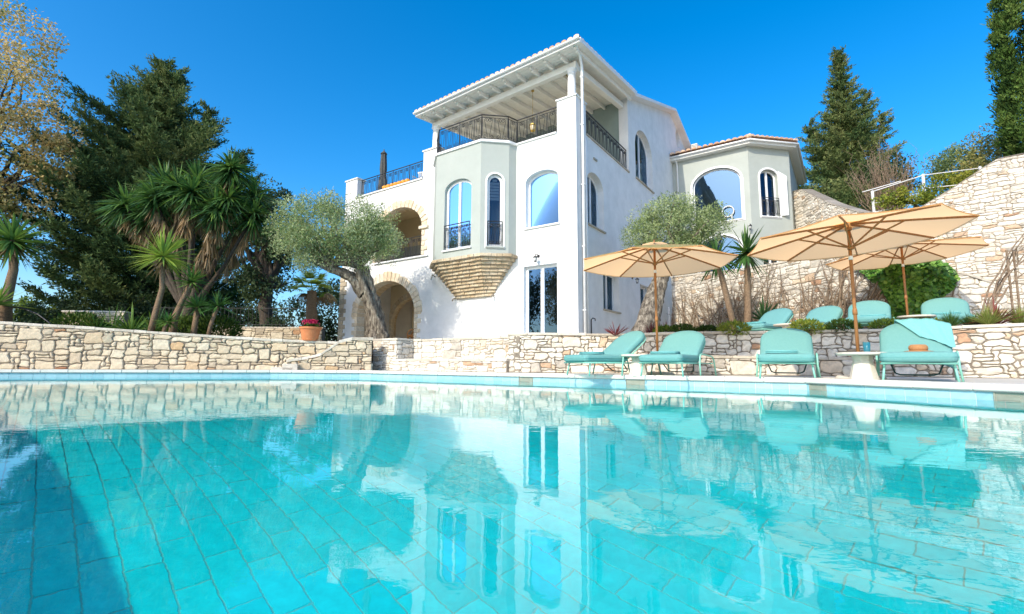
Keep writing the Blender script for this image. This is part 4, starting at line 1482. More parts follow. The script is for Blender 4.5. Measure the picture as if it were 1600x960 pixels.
lounger0 = make_lounger()
spots = [(1.22, 9.62, .90, .43, ZD, LG1, 'teal cushioned sun lounger at the left end of the lower row, seen side on'),
         (2.70, 8.92, .62, .78, ZD, LG1, 'teal cushioned sun lounger in front of the smaller sand parasol pole'),
         (4.50, 7.98, .50, .86, ZD, LG1, 'teal cushioned sun lounger beside the stone table with a blue tumbler'),
         (5.52, 6.60, .62, .78, ZD, LG1, 'nearest teal sun lounger with a towel draped over its back and a tan hat'),
         (6.42, 13.1, .86, .50, ZT, LG2, 'teal sun lounger at the left end of the upper terrace row, below the thin palms'),
         (7.42, 12.35, .82, .57, ZT, LG2, 'teal sun lounger on the upper terrace behind the yellow green shrub'),
         (8.05, 10.90, .62, .78, ZT, LG2, 'teal sun lounger on the upper terrace just right of the large parasol pole'),
         (9.36, 10.36, .66, .75, ZT, LG2, 'teal sun lounger on the upper terrace in front of the ivy, beside tufts of grass')]
loungers = []
for i, (x, y, dx, dy, z, g, lab) in enumerate(spots):
    o = lounger0 if i == 0 else copy_tree(lounger0)
    o.location = (x, y, z)
    o.rotation_euler = (0, 0, atan2(dy, dx) - pi / 2)
    tag(o, lab, 'sun lounger', g)
    loungers.append(o)
# folded towels, each lying on a seat
def towel(l, label, wd=.5, y=.30, x=0.0, rz=0.0):
    t = empty('folded_towel')
    t.matrix_world = Matrix.Translation(l.location) @ Matrix.Rotation(l.rotation_euler.z, 4, 'Z') @ Matrix.Translation((x, y, .424)) @ Matrix.Rotation(rz, 4, 'Z')
    tag(t, label, 'towel', 'folded towels on the loungers')
    for k, (h0, h1, s) in enumerate(((0, .024, 1), (.025, .048, .97))):
        rbox(-wd / 2 * s, wd / 2 * s, -.15 * s, .15 * s, h0, h1, 'towel_fold', M['towel'], t, .011, 3)
    return t
towel(loungers[0], 'folded turquoise towel on the lower lounger that is seen side on', y=.38, x=.08)
towel(loungers[1], 'folded turquoise towel on the lounger by the smaller parasol pole', y=.32)
towel(loungers[2], 'folded turquoise towel on the lounger left of the stone table with the tumbler', y=.30, x=-.06)
towel(loungers[4], 'folded turquoise towel on the leftmost lounger of the upper terrace', y=.3)
towel(loungers[5], 'folded turquoise towel on the upper lounger behind the yellow green shrub', y=.3)
towel(loungers[6], 'folded turquoise towel on the upper lounger right of the large parasol pole', y=.5, x=.1)
towel(loungers[7], 'folded turquoise towel on the upper lounger in front of the ivy', y=.4)
# hat on the nearest lounger
l4 = loungers[3]
L4M = Matrix.Translation(l4.location) @ Matrix.Rotation(l4.rotation_euler.z, 4, 'Z')
hat = empty('sun_hat')
hat.matrix_world = L4M @ Matrix.Translation((.03, .66, .426))
tag(hat, 'tan straw sun hat lying on the nearest teal lounger', 'hat')
MB().lathe([(.10, .012), (.115, .05), (.108, .085), (.085, .105), (.03, .108)], 20).build('crown', M['hat'], hat, smooth=True)
MB().lathe([(.02, .0), (.17, .0), (.175, .008), (.11, .02), (.02, .02)], 20).build('brim', M['hat'], hat, smooth=True)
# towel draped over its back: hangs over the right half of the cushion and down behind
V = []; F = []
nu, nv = 22, 30
for j in range(nv + 1):
    for i in range(nu + 1):
        u = i / nu; v = j / nv
        s = -.62 + v * 1.34                  # along the drape: negative hangs behind, positive comes down the front
        x0 = -.22 + .30 * max(0, s) / .72; x1 = .47
        x = x0 + (x1 - x0) * u
        topy = .88 - max(0, abs(x) - .1) ** 2 * 1.5
        fold = .010 * sin(u * 19 + 2 * sin(v * 3)) + .004 * sin(u * 47)
        if s > 0:
            y = topy - s * .95 * (1 - .25 * (1 - u)); p = bplace(min(x, .46), max(.1, y), .150 + fold * .8)
        else:
            p0 = bplace(min(x, .46), topy + .01, .05)
            p = Vector((p0.x, p0.y + .06 + .05 * min(1, -s * 4) + fold * 1.5, p0.z + .055 * (1 + s * 3 if s > -.2 else .4) + s * 1.02))
        V.append(p); 
for j in range(nv):
    for i in range(nu):
        a = j * (nu + 1) + i
        F.append((a, a + 1, a + nu + 2, a + nu + 1))
dt = fast('draped_towel', V, F, M['towel'], smooth=True)
dt.matrix_world = L4M
md = dt.modifiers.new('thick', 'SOLIDIFY'); md.thickness = .008
tag(dt, 'large turquoise towel draped over the back of the nearest lounger', 'towel')

def table(x, y, z, label, r=.33, h=.42):
    t = empty('side_table', (x, y, z))
    tag(t, label, 'table', 'round stone side tables between the loungers')
    MB().lathe([(r - .02, h - .045), (r, h - .03), (r, h - .006), (r - .008, h)], 40).build('table_top', M['tablestone'], t, bevel=0, smooth=False)
    MB().lathe([(.20, 0), (.19, .02), (.125, h - .12), (.14, h - .047)], 8).build('pedestal', M['tablestone'], t, bevel=.006)
    return t
table(2.50, 9.62, ZD, 'low cream stone table between the two leftmost lower loungers')
table(5.27, 7.30, ZD, 'round cream stone table holding a blue tumbler beside the nearest lounger')
table(7.15, 12.5, ZT, 'round cream stone table between the two leftmost upper terrace loungers', h=.36)
table(8.66, 10.30, ZT, 'round cream stone table at the foot of the upper terrace parasol', h=.36)
tb = empty('tumbler', (5.29, 7.22, ZD + .42))
tag(tb, 'blue glass tumbler standing on the round stone table', 'glass')
MB().lathe([(.038, 0), (.042, .01), (.048, .15), (.045, .15), (.039, .012), (.01, .012)], 24).build('cup', M['tumbler'], tb, smooth=True)
MB().lathe([(.034, .0125), (.040, .09), (.01, .0901)], 20).build('drink', M['towel'], tb, smooth=True)

# ---- parasols
def parasol(x, y, z, label, R, hpole, apex, rim, tilt=0.0, taz=0.0, rot=0.0, base=True):
    t = empty('parasol', (x, y, z))
    tag(t, label, 'parasol', 'sand coloured parasols over the loungers')
    if base:
        MB().lathe([(.33, 0), (.34, .03), (.30, .065), (.06, .08), (.05, .22), (.032, .24)], 28).build('base', M['tablestone'], t, smooth=False)
    MB().tube([(0, 0, .1), (0, 0, hpole)], .026, 12).build('pole', M['wood'], t, smooth=True)
    MB().lathe([(.028, hpole * .42), (.036, hpole * .422), (.036, hpole * .44), (.032, hpole * .455), (.028, hpole * .46)], 12).build('pole_joint', M['wood'], t, smooth=True)
    MB().lathe([(.0275, apex - .62), (.03, apex - .615), (.03, apex - .56), (.0275, apex - .555)], 12).build('collar', M['white_plastic'], t, smooth=True)
    T = Matrix.Translation((0, 0, hpole - .05)) @ Matrix.Rotation(tilt, 4, Vector((cos(taz), sin(taz), 0))) @ Matrix.Rotation(rot, 4, 'Z') @ Matrix.Translation((0, 0, -(hpole - .05)))
    n = 8; m_ = 6; q_ = 8
    vs = []; fs = []
    def cp_(k, f, e):
        # e: radial 0..1, f: across the panel 0..1
        a0 = 2 * pi * k / n; a1 = 2 * pi * (k + 1) / n
        p0 = Vector((cos(a0), sin(a0), 0)); p1 = Vector((cos(a1), sin(a1), 0))
        p = p0.lerp(p1, f) * (R * e)
        sag = .03 * R * 4 * f * (1 - f) * e * (.5 + .5 * e)
        zz = apex - (apex - rim) * (e ** 1.12) - sag * .5
        scal = 1 - .010 * 4 * f * (1 - f) * (e ** 6)
        return Vector((p.x * scal, p.y * scal, zz))
    for k in range(n):
        o = len(vs)
        for j in range(m_ + 1):
            for i in range(q_ + 1): vs.append(T @ cp_(k, i / q_, max(.02, j / m_)))
        for j in range(m_):
            for i in range(q_):
                a = o + j * (q_ + 1) + i
                fs.append((a, a + 1, a + q_ + 2, a + q_ + 1))
        # hem
        o2 = len(vs)
        for i in range(q_ + 1):
            p = cp_(k, i / q_, 1.0); vs.append(T @ p); vs.append(T @ (p + Vector((0, 0, -.02))))
        for i in range(q_): fs.append((o2 + 2 * i, o2 + 2 * i + 1, o2 + 2 * i + 3, o2 + 2 * i + 2))
    can = MB().add(vs, fs).build('canopy', M['canvas'], t, recalc=False, smooth=True)
    # small vent cap
    vs = []; fs = []
    for k in range(n):
        a = 2 * pi * k / n
        vs += [T @ Vector((cos(a) * R * .17, sin(a) * R * .17, apex - (apex - rim) * .09 + .035)), T @ Vector((cos(a) * .015, sin(a) * .015, apex + .05))]
    for k in range(n): fs.append((2 * k, (2 * k + 2) % (2 * n), (2 * k + 3) % (2 * n), 2 * k + 1))
    MB().add(vs, fs).build('vent_cap', M['canvas'], can, recalc=False)
    hub = T @ Vector((0, 0, apex - .10)); run = T @ Vector((0, 0, apex - .42))
    MB().lathe([(.03, -.03), (.05, -.025), (.05, .025), (.03, .03)], 12, hub).build('hub', M['wood'], t)
    MB().lathe([(.03, -.03), (.05, -.025), (.05, .025), (.03, .03)], 12, run).build('runner', M['wood'], t)
    for k in range(n):
        pts = [T @ (cp_(k, 0, e) + Vector((0, 0, -.022))) for e in (.04, .3, .55, .8, .985)]
        rb_ = MB()
        for a, b in zip(pts[:-1], pts[1:]): rb_.bar(a, b, .018, .03)
        rb = rb_.build('rib', M['wood'], t)
        MB().bar(run, T @ (cp_(k, 0, .46) + Vector((0, 0, -.03))), .016, .024).build('strut', M['wood'], rb)
    MB().lathe([(.018, 0), (.022, .03), (.012, .06), (.004, .09)], 10, T @ Vector((0, 0, apex + .04))).build('finial', M['wood'], t, smooth=True)
    return t
parasol(3.10, 10.32, ZD, 'sand coloured parasol over the two leftmost lower loungers, smallest looking of the three', 1.66, 2.72, 2.82, 2.42, rot=.25)
parasol(5.57, 7.80, ZD, 'large tilted sand coloured parasol beside the stone table, its pole nearest the pool', 1.57, 2.48, 2.57, 2.33, tilt=radians(-2.8), taz=atan2(.8, .6), rot=.1)
parasol(9.92, 12.05, ZT, 'sand coloured parasol on the upper terrace, partly hidden behind the large one', 1.66, 2.32, 2.42, 2.10, tilt=radians(-3), taz=atan2(.8, .6), rot=.3)

# ---- roof terrace things
def hplace(x, y, z, rz=0.0): return HW(x, y, z), HROT + rz
p, r = hplace(-11.15, .95, 8.3)
cpar = empty('closed_parasol', p, r)
tag(cpar, 'closed dark grey parasol standing on the roof terrace', 'parasol')
MB().lathe([(.30, 0), (.30, .06), (.05, .08), (.04, .2)], 20).build('base', M['inlet'], cpar)
MB().tube([(0, 0, .1), (0, 0, 2.65)], .03, 10).build('pole', M['iron'], cpar, smooth=True)
V = []; F = []
nk, nz = 24, 14
for j in range(nz + 1):
    f = j / nz
    z = .55 + 1.95 * f
    rr = (.20 - .09 * f) * (1 if j else .86) * (1.0 - .25 * math.exp(-((f - .45) / .08) ** 2))
    for k in range(nk):
        a = 2 * pi * k / nk
        V.append(((rr * (1 + .25 * cos(6 * a + f * 2))) * cos(a), rr * (1 + .25 * cos(6 * a + f * 2)) * sin(a), z))
for j in range(nz):
    for k in range(nk): F.append((j * nk + k, j * nk + (k + 1) % nk, (j + 1) * nk + (k + 1) % nk, (j + 1) * nk + k))
fast('folded_canopy', V, F, M['greycanvas'], cpar, smooth=True)
MB().lathe([(.17, 2.5), (.13, 2.56), (.03, 2.66), (.02, 2.75)], 12).build('cap', M['greycanvas'], cpar, smooth=True)
p, r = hplace(-8.35, .75, 8.3)
ch = empty('garden_chair', p, r + .3)
tag(ch, 'white garden armchair on the roof terrace beside the house pillar', 'chair')
rbox(-.26, .26, -.24, .26, .38, .43, 'seat', M['white_plastic'], ch, .02)
mb = MB()
for k in range(5): mb.box(-.22 + k * .095, -.16 + k * .095, .24, .27, .45, .92)
mb.box(-.26, .26, .235, .275, .9, .98).build('backrest', M['white_plastic'], ch, bevel=.008)
for x in (-.24, .24):
    for y in (-.22, .24): MB().tube([(x, y, .39), (x * 1.08, y * 1.1, 0)], .022, 8).build('leg', M['white_plastic'], ch, smooth=True)
    MB().tube([(x, -.2, .40), (x * 1.1, -.2, .62), (x * 1.1, .25, .66)], .022, 8).build('armrest', M['white_plastic'], ch, smooth=True)
pump0 = None
for k in range(7):
    p, r = hplace(-8.45 - k * .25, .08, 8.43)
    if pump0 is None:
        pump0 = empty('pumpkin', p, r)
        V = []; F = []
        for j in range(9):
            th = pi * j / 8
            for i in range(24):
                a = 2 * pi * i / 24
                rr = .128 * sin(th) * (1 + .07 * cos(8 * a)) + .001
                V.append((rr * cos(a), rr * sin(a), .10 - .10 * cos(th)))
        for j in range(8):
            for i in range(24): F.append((j * 24 + i, j * 24 + (i + 1) % 24, (j + 1) * 24 + (i + 1) % 24, (j + 1) * 24 + i))
        fast('body', V, F, M['orange'], pump0, smooth=True)
        MB().tube([(0, 0, .185), (.01, 0, .22), (.03, 0, .24)], [.02, .014, .016], 6).build('stem', M['bark'], pump0)
        o = pump0
    else:
        o = copy_tree(pump0); o.location = p; o.rotation_euler = (0, 0, k)
    tag(o, 'small orange pumpkin in the row along the roof terrace edge', 'pumpkin', 'row of small orange pumpkins')
# hanging brass lanterns under the roof
for (x, y, zz, lab) in ((-2.6, 1.3, 9.75, 'brass lantern hanging under the terrace roof above the bay corner'), (-.95, 1.2, 9.9, 'brass lantern hanging under the terrace roof beside the corner pillar')):
    zc = RZ(-x, y)
    p, r = hplace(x, y, zz)
    t = empty('hanging_lantern', p, r)
    tag(t, lab, 'lantern', 'brass lanterns under the terrace roof')
    h = zc - zz
    MB().tube([(0, 0, .32), (0, 0, h)], .008, 6).lathe([(.06, h - .05), (.07, h - .02), (.03, h)], 10).build('chain', M['brass'], t, smooth=True)
    MB().lathe([(.02, .36), (.05, .33), (.13, .27), (.13, .25), (.02, .25)], 8).lathe([(.02, -.04), (.10, 0), (.11, .02), (.02, .02)], 8).build('cap', M['brass'], t)
    mb = MB()
    for k in range(8):
        a = 2 * pi * k / 8
        mb.bar((.10 * cos(a), .10 * sin(a), .02), (.12 * cos(a), .12 * sin(a), .25), .014, .014)
    mb.build('cage', M['brass'], t)
    MB().lathe([(.03, .03), (.085, .05), (.10, .22), (.03, .24)], 12).build('glass', M['tablestone'], t, smooth=True)
# wicker armchair in the porch
p, r = hplace(-7.85, .3, 1.22)
wc = empty('wicker_armchair', p, r + radians(-60))
tag(wc, 'brown wicker armchair standing under the ground floor arch', 'chair')
rbox(-.30, .30, -.3, .28, .30, .40, 'seat', M['wicker'], wc, .03)
mb = MB()
for k in range(9):
    a = pi * (k / 8)
    mb.tube([(.31 * cos(a), .02 + .30 * sin(a), .36), (.36 * cos(a), .04 + .36 * sin(a), .60 + .25 * sin(a))], .018, 6)
mb.tube([(.36 * cos(pi * k / 12), .04 + .36 * sin(pi * k / 12), .61 + .25 * sin(pi * k / 12)) for k in range(13)], .035, 8)
mb.build('backrest', M['wicker'], wc, smooth=True)
for x in (-.26, .26):
    for y in (-.25, .24): MB().tube([(x, y, .31), (x * 1.1, y * 1.1, 0)], .024, 8).build('leg', M['wicker'], wc, smooth=True)
    MB().tube([(x * 1.35, .04, .62), (x * 1.3, -.2, .58), (x * 1.2, -.3, .45), (x * 1.1, -.28, .0)], .026, 8).build('armrest', M['wicker'], wc, smooth=True)
# small pot with greenery at the foot of the olive
# flower pot on the wall
fp = empty('flower_pot', (-6.35, 15.22, 1.09))
tag(fp, 'orange terracotta bowl of pink flowers standing on the pool wall', 'flower pot')
MB().lathe([(.20, 0), (.23, .02), (.305, .36), (.335, .37), (.335, .43), (.30, .43), (.29, .37), (.05, .36)], 32).build('bowl', M['terracotta'], fp, smooth=False)
MB().lathe([(.05, .37), (.292, .372), (.05, .385)], 24).build('soil', M['ground'], fp)
def leaves(P, D, L, W_, jit=.6):
    """leaf-shaped quads: base, two shoulders, tip"""
    n = len(P)
    R_ = RNG.normal(size=(n, 3))
    S = np.cross(D, R_); S /= np.linalg.norm(S, axis=1, keepdims=True) + 1e-9
    L = np.broadcast_to(L, (n,))[:, None]; W_ = np.broadcast_to(W_, (n,))[:, None]
    V = np.empty((n, 4, 3))
    V[:, 0] = P
    V[:, 1] = P + D * L * .5 + S * W_ * .5
    V[:, 2] = P + D * L
    V[:, 3] = P + D * L * .5 - S * W_ * .5
    F = np.arange(n * 4).reshape(n, 4)
    return V.reshape(-1, 3), F
def unit(n):
    v = RNG.normal(size=(n, 3)); return v / np.linalg.norm(v, axis=1, keepdims=True)
n_ = 500
D = unit(n_); D[:, 2] = np.abs(D[:, 2]) * .8 + .2; D /= np.linalg.norm(D, axis=1, keepdims=True)
P = np.c_[RNG.normal(0, .10, n_), RNG.normal(0, .10, n_), RNG.uniform(.38, .5, n_)]
V, F = leaves(P, D, .09, .045)
fast('leaves', V, F, M['shrub'], fp, np.repeat(RNG.uniform(0, .4, n_), 4))
n_ = 420
D = unit(n_); D[:, 2] = np.abs(D[:, 2])
P = np.c_[RNG.normal(0, .10, n_), RNG.normal(0, .10, n_), RNG.uniform(.50, .64, n_)]
V, F = leaves(P, D, .055, .05)
o = fast('flowers', V, F, M['flower'], fp); o['kind'] = 'stuff'
# ================================================================== PLANTS
def root_at(name, label, cat, loc, group=None):
    t = empty(name, loc)
    tag(t, label, cat, group)
    return t
def wput(o, root):
    """o was built in world coordinates; hang it under root"""
    o.parent = root
    o.location = -root.location
    return o
def ball(n, c, r, shell=.5):
    u = unit(n) * (RNG.uniform(shell ** 3, 1, n) ** (1 / 3))[:, None]
    return u * np.asarray(r) + np.asarray(c), u
def crown(clumps, per, L, W_, m, root, tint=(.2, .9), name='crown', up=.25, out=.6, shell=.3, tj=.16):
    Vs = []; Ts = []
    for c, r in clumps:
        k = int(per * RNG.uniform(.7, 1.3))
        P, U = ball(k, c, r, shell)
        D = unit(k) + U * out + np.array([0, 0, up])
        D /= np.linalg.norm(D, axis=1, keepdims=True)
        V, _ = leaves(P, D, L * RNG.uniform(.6, 1.3, k), W_ * RNG.uniform(.7, 1.3, k))
        Vs.append(V)
        Ts.append(np.repeat(np.clip(RNG.uniform(*tint) + RNG.normal(0, tj, k), 0, 1), 4))
    V = np.concatenate(Vs); T = np.concatenate(Ts)
    return wput(fast(name, V, np.arange(len(V)).reshape(-1, 4), m, None, T), root)
def limb_pts(p, q, n=6, wob=.08, sag=0.0):
    p = Vector(p); q = Vector(q); L = (q - p).length
    out = []
    for i in range(n + 1):
        t = i / n
        v = p.lerp(q, t)
        k = sin(pi * t) * wob * L
        out.append(v + Vector((random.uniform(-k, k), random.uniform(-k, k), random.uniform(-k, k) * .4 + sag * L * 4 * t * (1 - t))))
    return out
def limb(mb, p, q, r0, r1, n=6, wob=.08, sides=8, sag=0.0, rw=.1):
    pts = limb_pts(p, q, n, wob, sag)
    mb.tube(pts, [r0 + (r1 - r0) * i / n for i in range(n + 1)], sides, wob=rw)
    return pts
def ellip_clumps(c, R, n, r0, r1, flat=.0, keep=lambda p: True, shell=.55):
    out = []
    while len(out) < n:
        P, U = ball(1, c, R, shell)
        p = P[0]
        if p[2] < c[2] - R[2] * (1 - flat): continue
        if not keep(p): continue
        out.append((p, RNG.uniform(r0, r1)))
    return out
def broadleaf(name, label, cat, base, top, cl, per, L, W_, m, tr, group=None, bark='bark', tint=(.2, .9), shell=.3, limbs=14, **kw):
    root = root_at(name, label, cat, base, group)
    crown(cl, per, L, W_, m, root, tint, shell=shell, **kw)
    mb = MB()
    limb(mb, base, top, tr, tr * .6, 7, .05, 10)
    idx = np.linspace(0, len(cl) - 1, min(limbs, len(cl))).astype(int)
    for i in idx:
        limb(mb, top, cl[i][0], tr * .45, tr * .06, 5, .08, 6)
    wput(mb.build('trunk', M[bark], None, smooth=True, recalc=False), root)
    return root

def blades(P, D, L, W_, droop, seg=4, taper=(.75, 1, .9, .6, .02)):
    n = len(P)
    S = np.cross(D, np.array([0, 0, 1.0])); S /= np.linalg.norm(S, axis=1, keepdims=True) + 1e-6
    tw = RNG.uniform(-.6, .6, n)[:, None]
    Nn = np.cross(S, D)
    S = S * np.cos(tw) + Nn * np.sin(tw)
    L = np.broadcast_to(L, (n,))[:, None]; W_ = np.broadcast_to(W_, (n,))[:, None]; droop = np.broadcast_to(droop, (n,))[:, None]
    V = np.empty((n, seg + 1, 2, 3))
    for i in range(seg + 1):
        t = i / seg
        c = P + D * L * t - np.array([0, 0, 1.0]) * droop * L * t * t
        V[:, i, 0] = c + S * W_ * .5 * taper[i]
        V[:, i, 1] = c - S * W_ * .5 * taper[i]
    base = np.arange(n)[:, None, None] * (seg + 1) * 2
    q = np.array([[2 * i, 2 * i + 1, 2 * i + 3, 2 * i + 2] for i in range(seg)])[None]
    return V.reshape(-1, 3), (base + q).reshape(-1, 4)
def rosette(c, n, L, W_, e0, e1, droop, tint, acc, r0=.03):
    """e0..e1: elevation range of the blades, degrees"""
    az = RNG.uniform(0, 2 * pi, n); s = np.sin(np.radians(e0)) + (np.sin(np.radians(e1)) - np.sin(np.radians(e0))) * RNG.uniform(0, 1, n)
    ce = np.sqrt(np.maximum(0, 1 - s * s))
    D = np.c_[np.cos(az) * ce, np.sin(az) * ce, s]
    P = np.asarray(c)[None] + D * r0
    V, F = blades(P, D, L * RNG.uniform(.75, 1.15, n), W_ * RNG.uniform(.8, 1.2, n), droop * RNG.uniform(.5, 1.5, n) * ce)
    T = np.repeat(np.clip(RNG.uniform(tint[0], tint[1], n), 0, 1), len(V) // n)
    o = sum(len(a[0]) for a in acc)
    acc.append((V, F + o, T))
def acc_build(name, acc, m, root):
    V = np.concatenate([a[0] for a in acc]); F = np.concatenate([a[1] for a in acc]); T = np.concatenate([a[2] for a in acc])
    return wput(fast(name, V, F, m, None, T), root)

# ---- conifers
def conifer(label, base, H, prof, nbr, z0=.0, tint=(.2, .8), seed=1, leaders=(), mname='conifer', L=.2, W_=.05, lift=.3, name='conifer', trunk=.3, per=24, step=.5, tr=.26):
    """branches in a spiral, each set with separate tufts of needles"""
    rs = np.random.default_rng(seed)
    root = root_at(name, label, 'tree', base)
    B = np.asarray(base, float)
    Ps = []; Ds = []; Ts = []
    tm = MB()
    tm.tube([B + np.array([0, 0, H * t]) + np.array([.06, -.04, 0]) * sin(t * 9) for t in np.linspace(0, .98, 14)], list(np.linspace(trunk, .03, 14)), 8, wob=.1)
    br = []
    for i in range(nbr):
        u = (i + .5) / nbr
        z = z0 + (H - z0) * (u ** .92)
        br.append((np.zeros(3), z, prof(z / H) * rs.choice([rs.uniform(.5, .8), rs.uniform(.8, 1.02), rs.uniform(.95, 1.18)]), i * 2.39996 + rs.uniform(-.4, .4), lift))
    for (ox, oy, zb, zt, R_, k) in leaders:
        for i in range(k):
            u = (i + .5) / k
            br.append((np.array([ox * min(1, .55 + u * .7), oy * min(1, .55 + u * .7), 0]), zb + (zt - zb) * u, R_ * (1 - u) ** .8 * rs.uniform(.7, 1.1) + .12, i * 2.4, .35))
        tm.tube([B + np.array([ox * .1, oy * .1, zb - abs(ox) * .5]), B + np.array([ox * .6, oy * .6, zb]), B + np.array([ox, oy, zt])], [.12, .09, .02], 6)
    for (off, z, ln, az, lf) in br:
        d = np.array([cos(az), sin(az), 0]); sd = np.array([-sin(az), cos(az), 0])
        drop = rs.uniform(-.05, .28)
        tb = rs.uniform(*tint)
        c0 = B + off + np.array([0, 0, z])
        def at_(t): return c0 + d * ln * t + np.array([0, 0, (-drop * t + (lf + drop * .75) * t * t) * ln])
        tm.tube([at_(0), at_(.5), at_(.97)], [.025 + ln * .012, .02 + ln * .006, .008], 4, caps=False)
        nt_ = max(2, int(ln / step))
        for j in range(nt_ + 1):
            t = .18 + .82 * j / nt_
            for s in ((-1, 0, 1) if t < .95 and ln > .8 else (0,)):
                wd_ = s * (.15 + .30 * ln * (1 - t)) * rs.uniform(.6, 1.1)
                c = at_(t) + sd * wd_ + d * (-abs(wd_) * .1) + np.array([0, 0, rs.uniform(-.1, .08) - abs(wd_) * .18])
                k = int(per * rs.uniform(.7, 1.2))
                dirv = d * .9 + sd * s * .8 + np.array([0, 0, .25 if t < .8 else .6]); dirv /= np.linalg.norm(dirv)
                along = rs.uniform(-1, 1, k)
                P = c[None] + dirv[None] * (along * tr * 1.25)[:, None] + rs.normal(0, tr * .24, (k, 3))
                dd = dirv[None] * .9 + rs.normal(0, .55, (k, 3)) + np.array([0, 0, .12])
                Ps.append(P); Ds.append(dd / np.linalg.norm(dd, axis=1, keepdims=True))
                Ts.append(np.clip(tb + rs.normal(0, .10) + rs.normal(0, .12, k) + .1 * along, 0, 1))
    P = np.concatenate(Ps); D = np.concatenate(Ds); T = np.concatenate(Ts)
    V, F = leaves(P, D, L * RNG.uniform(.6, 1.3, len(P)), W_ * RNG.uniform(.7, 1.3, len(P)))
    wput(fast('crown', V, F, M[mname], None, np.repeat(T, 4)), root)
    wput(tm.build('trunk', M['bark'], None, smooth=True, recalc=False), root)
    return root
def profL(t): return float(np.interp(t, [0, .08, .25, .5, .68, .80, .90, .96, 1], [4.8, 6.2, 6.6, 6.2, 4.5, 2.8, 1.3, .6, .15]))
conifer('huge dark broad conifer with upswept branch tips towering behind the multi headed yucca', (-23.2, 30.0, 1.1), 19.0, profL, 205, z0=1.8, seed=4, tint=(.1, .75),
        leaders=((-1.2, .5, 14.5, 17.0, .8, 14), (1.3, -.3, 15.0, 18.2, .8, 14), (2.9, .5, 12.8, 16.2, .9, 16), (-3.0, .2, 12.0, 15.0, .9, 16), (5.6, .2, 9.8, 13.0, .9, 14), (-5.2, .3, 8.5, 11.8, 1.1, 16)), L=.27, W_=.075, trunk=.45, per=50, step=.5, tr=.34)
def profR(t): return float(np.interp(t, [0, .15, .35, .55, .72, .85, 1], [3.2, 4.2, 3.6, 2.5, 1.35, .62, .12]))
conifer('tall pointed conifer with a narrow top on the hillside right of the villa wing', (26.0, 36.0, 7.5), 17.8, profR, 170, z0=2.0, seed=9, tint=(.25, .9),
        leaders=((2.1, .2, 10.5, 14.6, 1.0, 18), (-2.5, .2, 8.5, 11.9, 1.0, 16), (3.0, -.2, 9.0, 12.6, .9, 14)), L=.25, W_=.07, per=46, step=.45, tr=.30)
# cypress column at the right edge
cyp = root_at('cypress', 'tall dense green cypress column at the right edge above the stone wall', 'tree', (22.5, 19.0, 6.5))
cl = []
for i in range(1000):
    z = RNG.uniform(0.6, 12.6); a = RNG.uniform(0, 2 * pi)
    R_ = np.interp(z, [0.6, 3, 8, 11, 12.8], [.75, 1.55, 1.6, 1.25, .5]) * RNG.uniform(.78, 1.02)
    cl.append((np.array([22.5 + R_ * cos(a), 19.0 + R_ * sin(a), 6.5 + z]), RNG.uniform(.16, .30)))
crown(cl, 70, .20, .055, M['cypress'], cyp, (.15, .85), up=1.2, out=.35, shell=.1)
mb = MB().tube([(22.5, 19.0, 6.0), (22.5, 19.0, 12), (22.5, 19.0, 18.4)], [.5, .45, .05], 8, wob=.1)
wput(mb.build('trunk', M['bark'], None, recalc=False), cyp)

# ---- plane tree, holm oak
broadleaf('plane_tree', 'tall plane tree with thin golden brown spring leaves at the left edge', 'tree', (-29.5, 24.0, 1.1), (-29.3, 24.0, 7.5),
          ellip_clumps((-29.0, 24.0, 12.6), (5.3, 3.6, 8.2), 230, .55, 1.0, shell=.15), 130, .17, .12, M['planeleaf'], .42, tint=(.15, .9), shell=.1, limbs=60, up=-.1)
broadleaf('holm_oak', 'dark evergreen oak with a thick trunk between the yucca and the olive', 'tree', (-13.7, 27.0, 1.1), (-13.8, 27.0, 4.6),
          ellip_clumps((-14.2, 27.0, 7.0), (2.1, 1.9, 3.6), 95, .35, .75, shell=.3), 150, .17, .10, M['oakleaf'], .48, tint=(.1, .9), limbs=26)

# ---- olives
def gnarled(mb, pts, rad, n=20, ridge=.16, seed=1):
    rs = random.Random(seed)
    P = [Vector(p) for p in pts]
    # smooth the path
    Q = []
    Rr = []
    for i in range(len(P) - 1):
        for k in range(7):
            t = k / 7
            Q.append(P[i].lerp(P[i + 1], t) + Vector((rs.uniform(-.012, .012), rs.uniform(-.012, .012), 0)))
            Rr.append(rad[i] + (rad[i + 1] - rad[i]) * t)
    Q.append(P[-1]); Rr.append(rad[-1])
    ph = [rs.uniform(0, 6) for _ in range(6)]
    vs = []
    m_ = len(Q)
    for i in range(m_):
        d = (Q[min(i + 1, m_ - 1)] - Q[max(i - 1, 0)]).normalized()
        u = d.cross(Vector((.2, 1, 0))).normalized(); b = d.cross(u)
        for k in range(n):
            t = 2 * pi * k / n
            tw = t + i * .07
            r = Rr[i] * (1 + ridge * sin(3 * tw + ph[0]) + ridge * .7 * sin(5 * tw - i * .12 + ph[1]) + ridge * .5 * sin(8 * tw + i * .2 + ph[2]) + rs.uniform(-.09, .09))
            vs.append(Q[i] + (u * cos(t) + b * sin(t)) * r)
    fs = [(i * n + k, i * n + (k + 1) % n, (i + 1) * n + (k + 1) % n, (i + 1) * n + k) for i in range(m_ - 1) for k in range(n)]
    mb.add(vs, fs)
ol = root_at('olive_tree', 'old olive tree with a leaning gnarled trunk in front of the arched porch', 'tree', (-4.95, 18.0, 1.1))
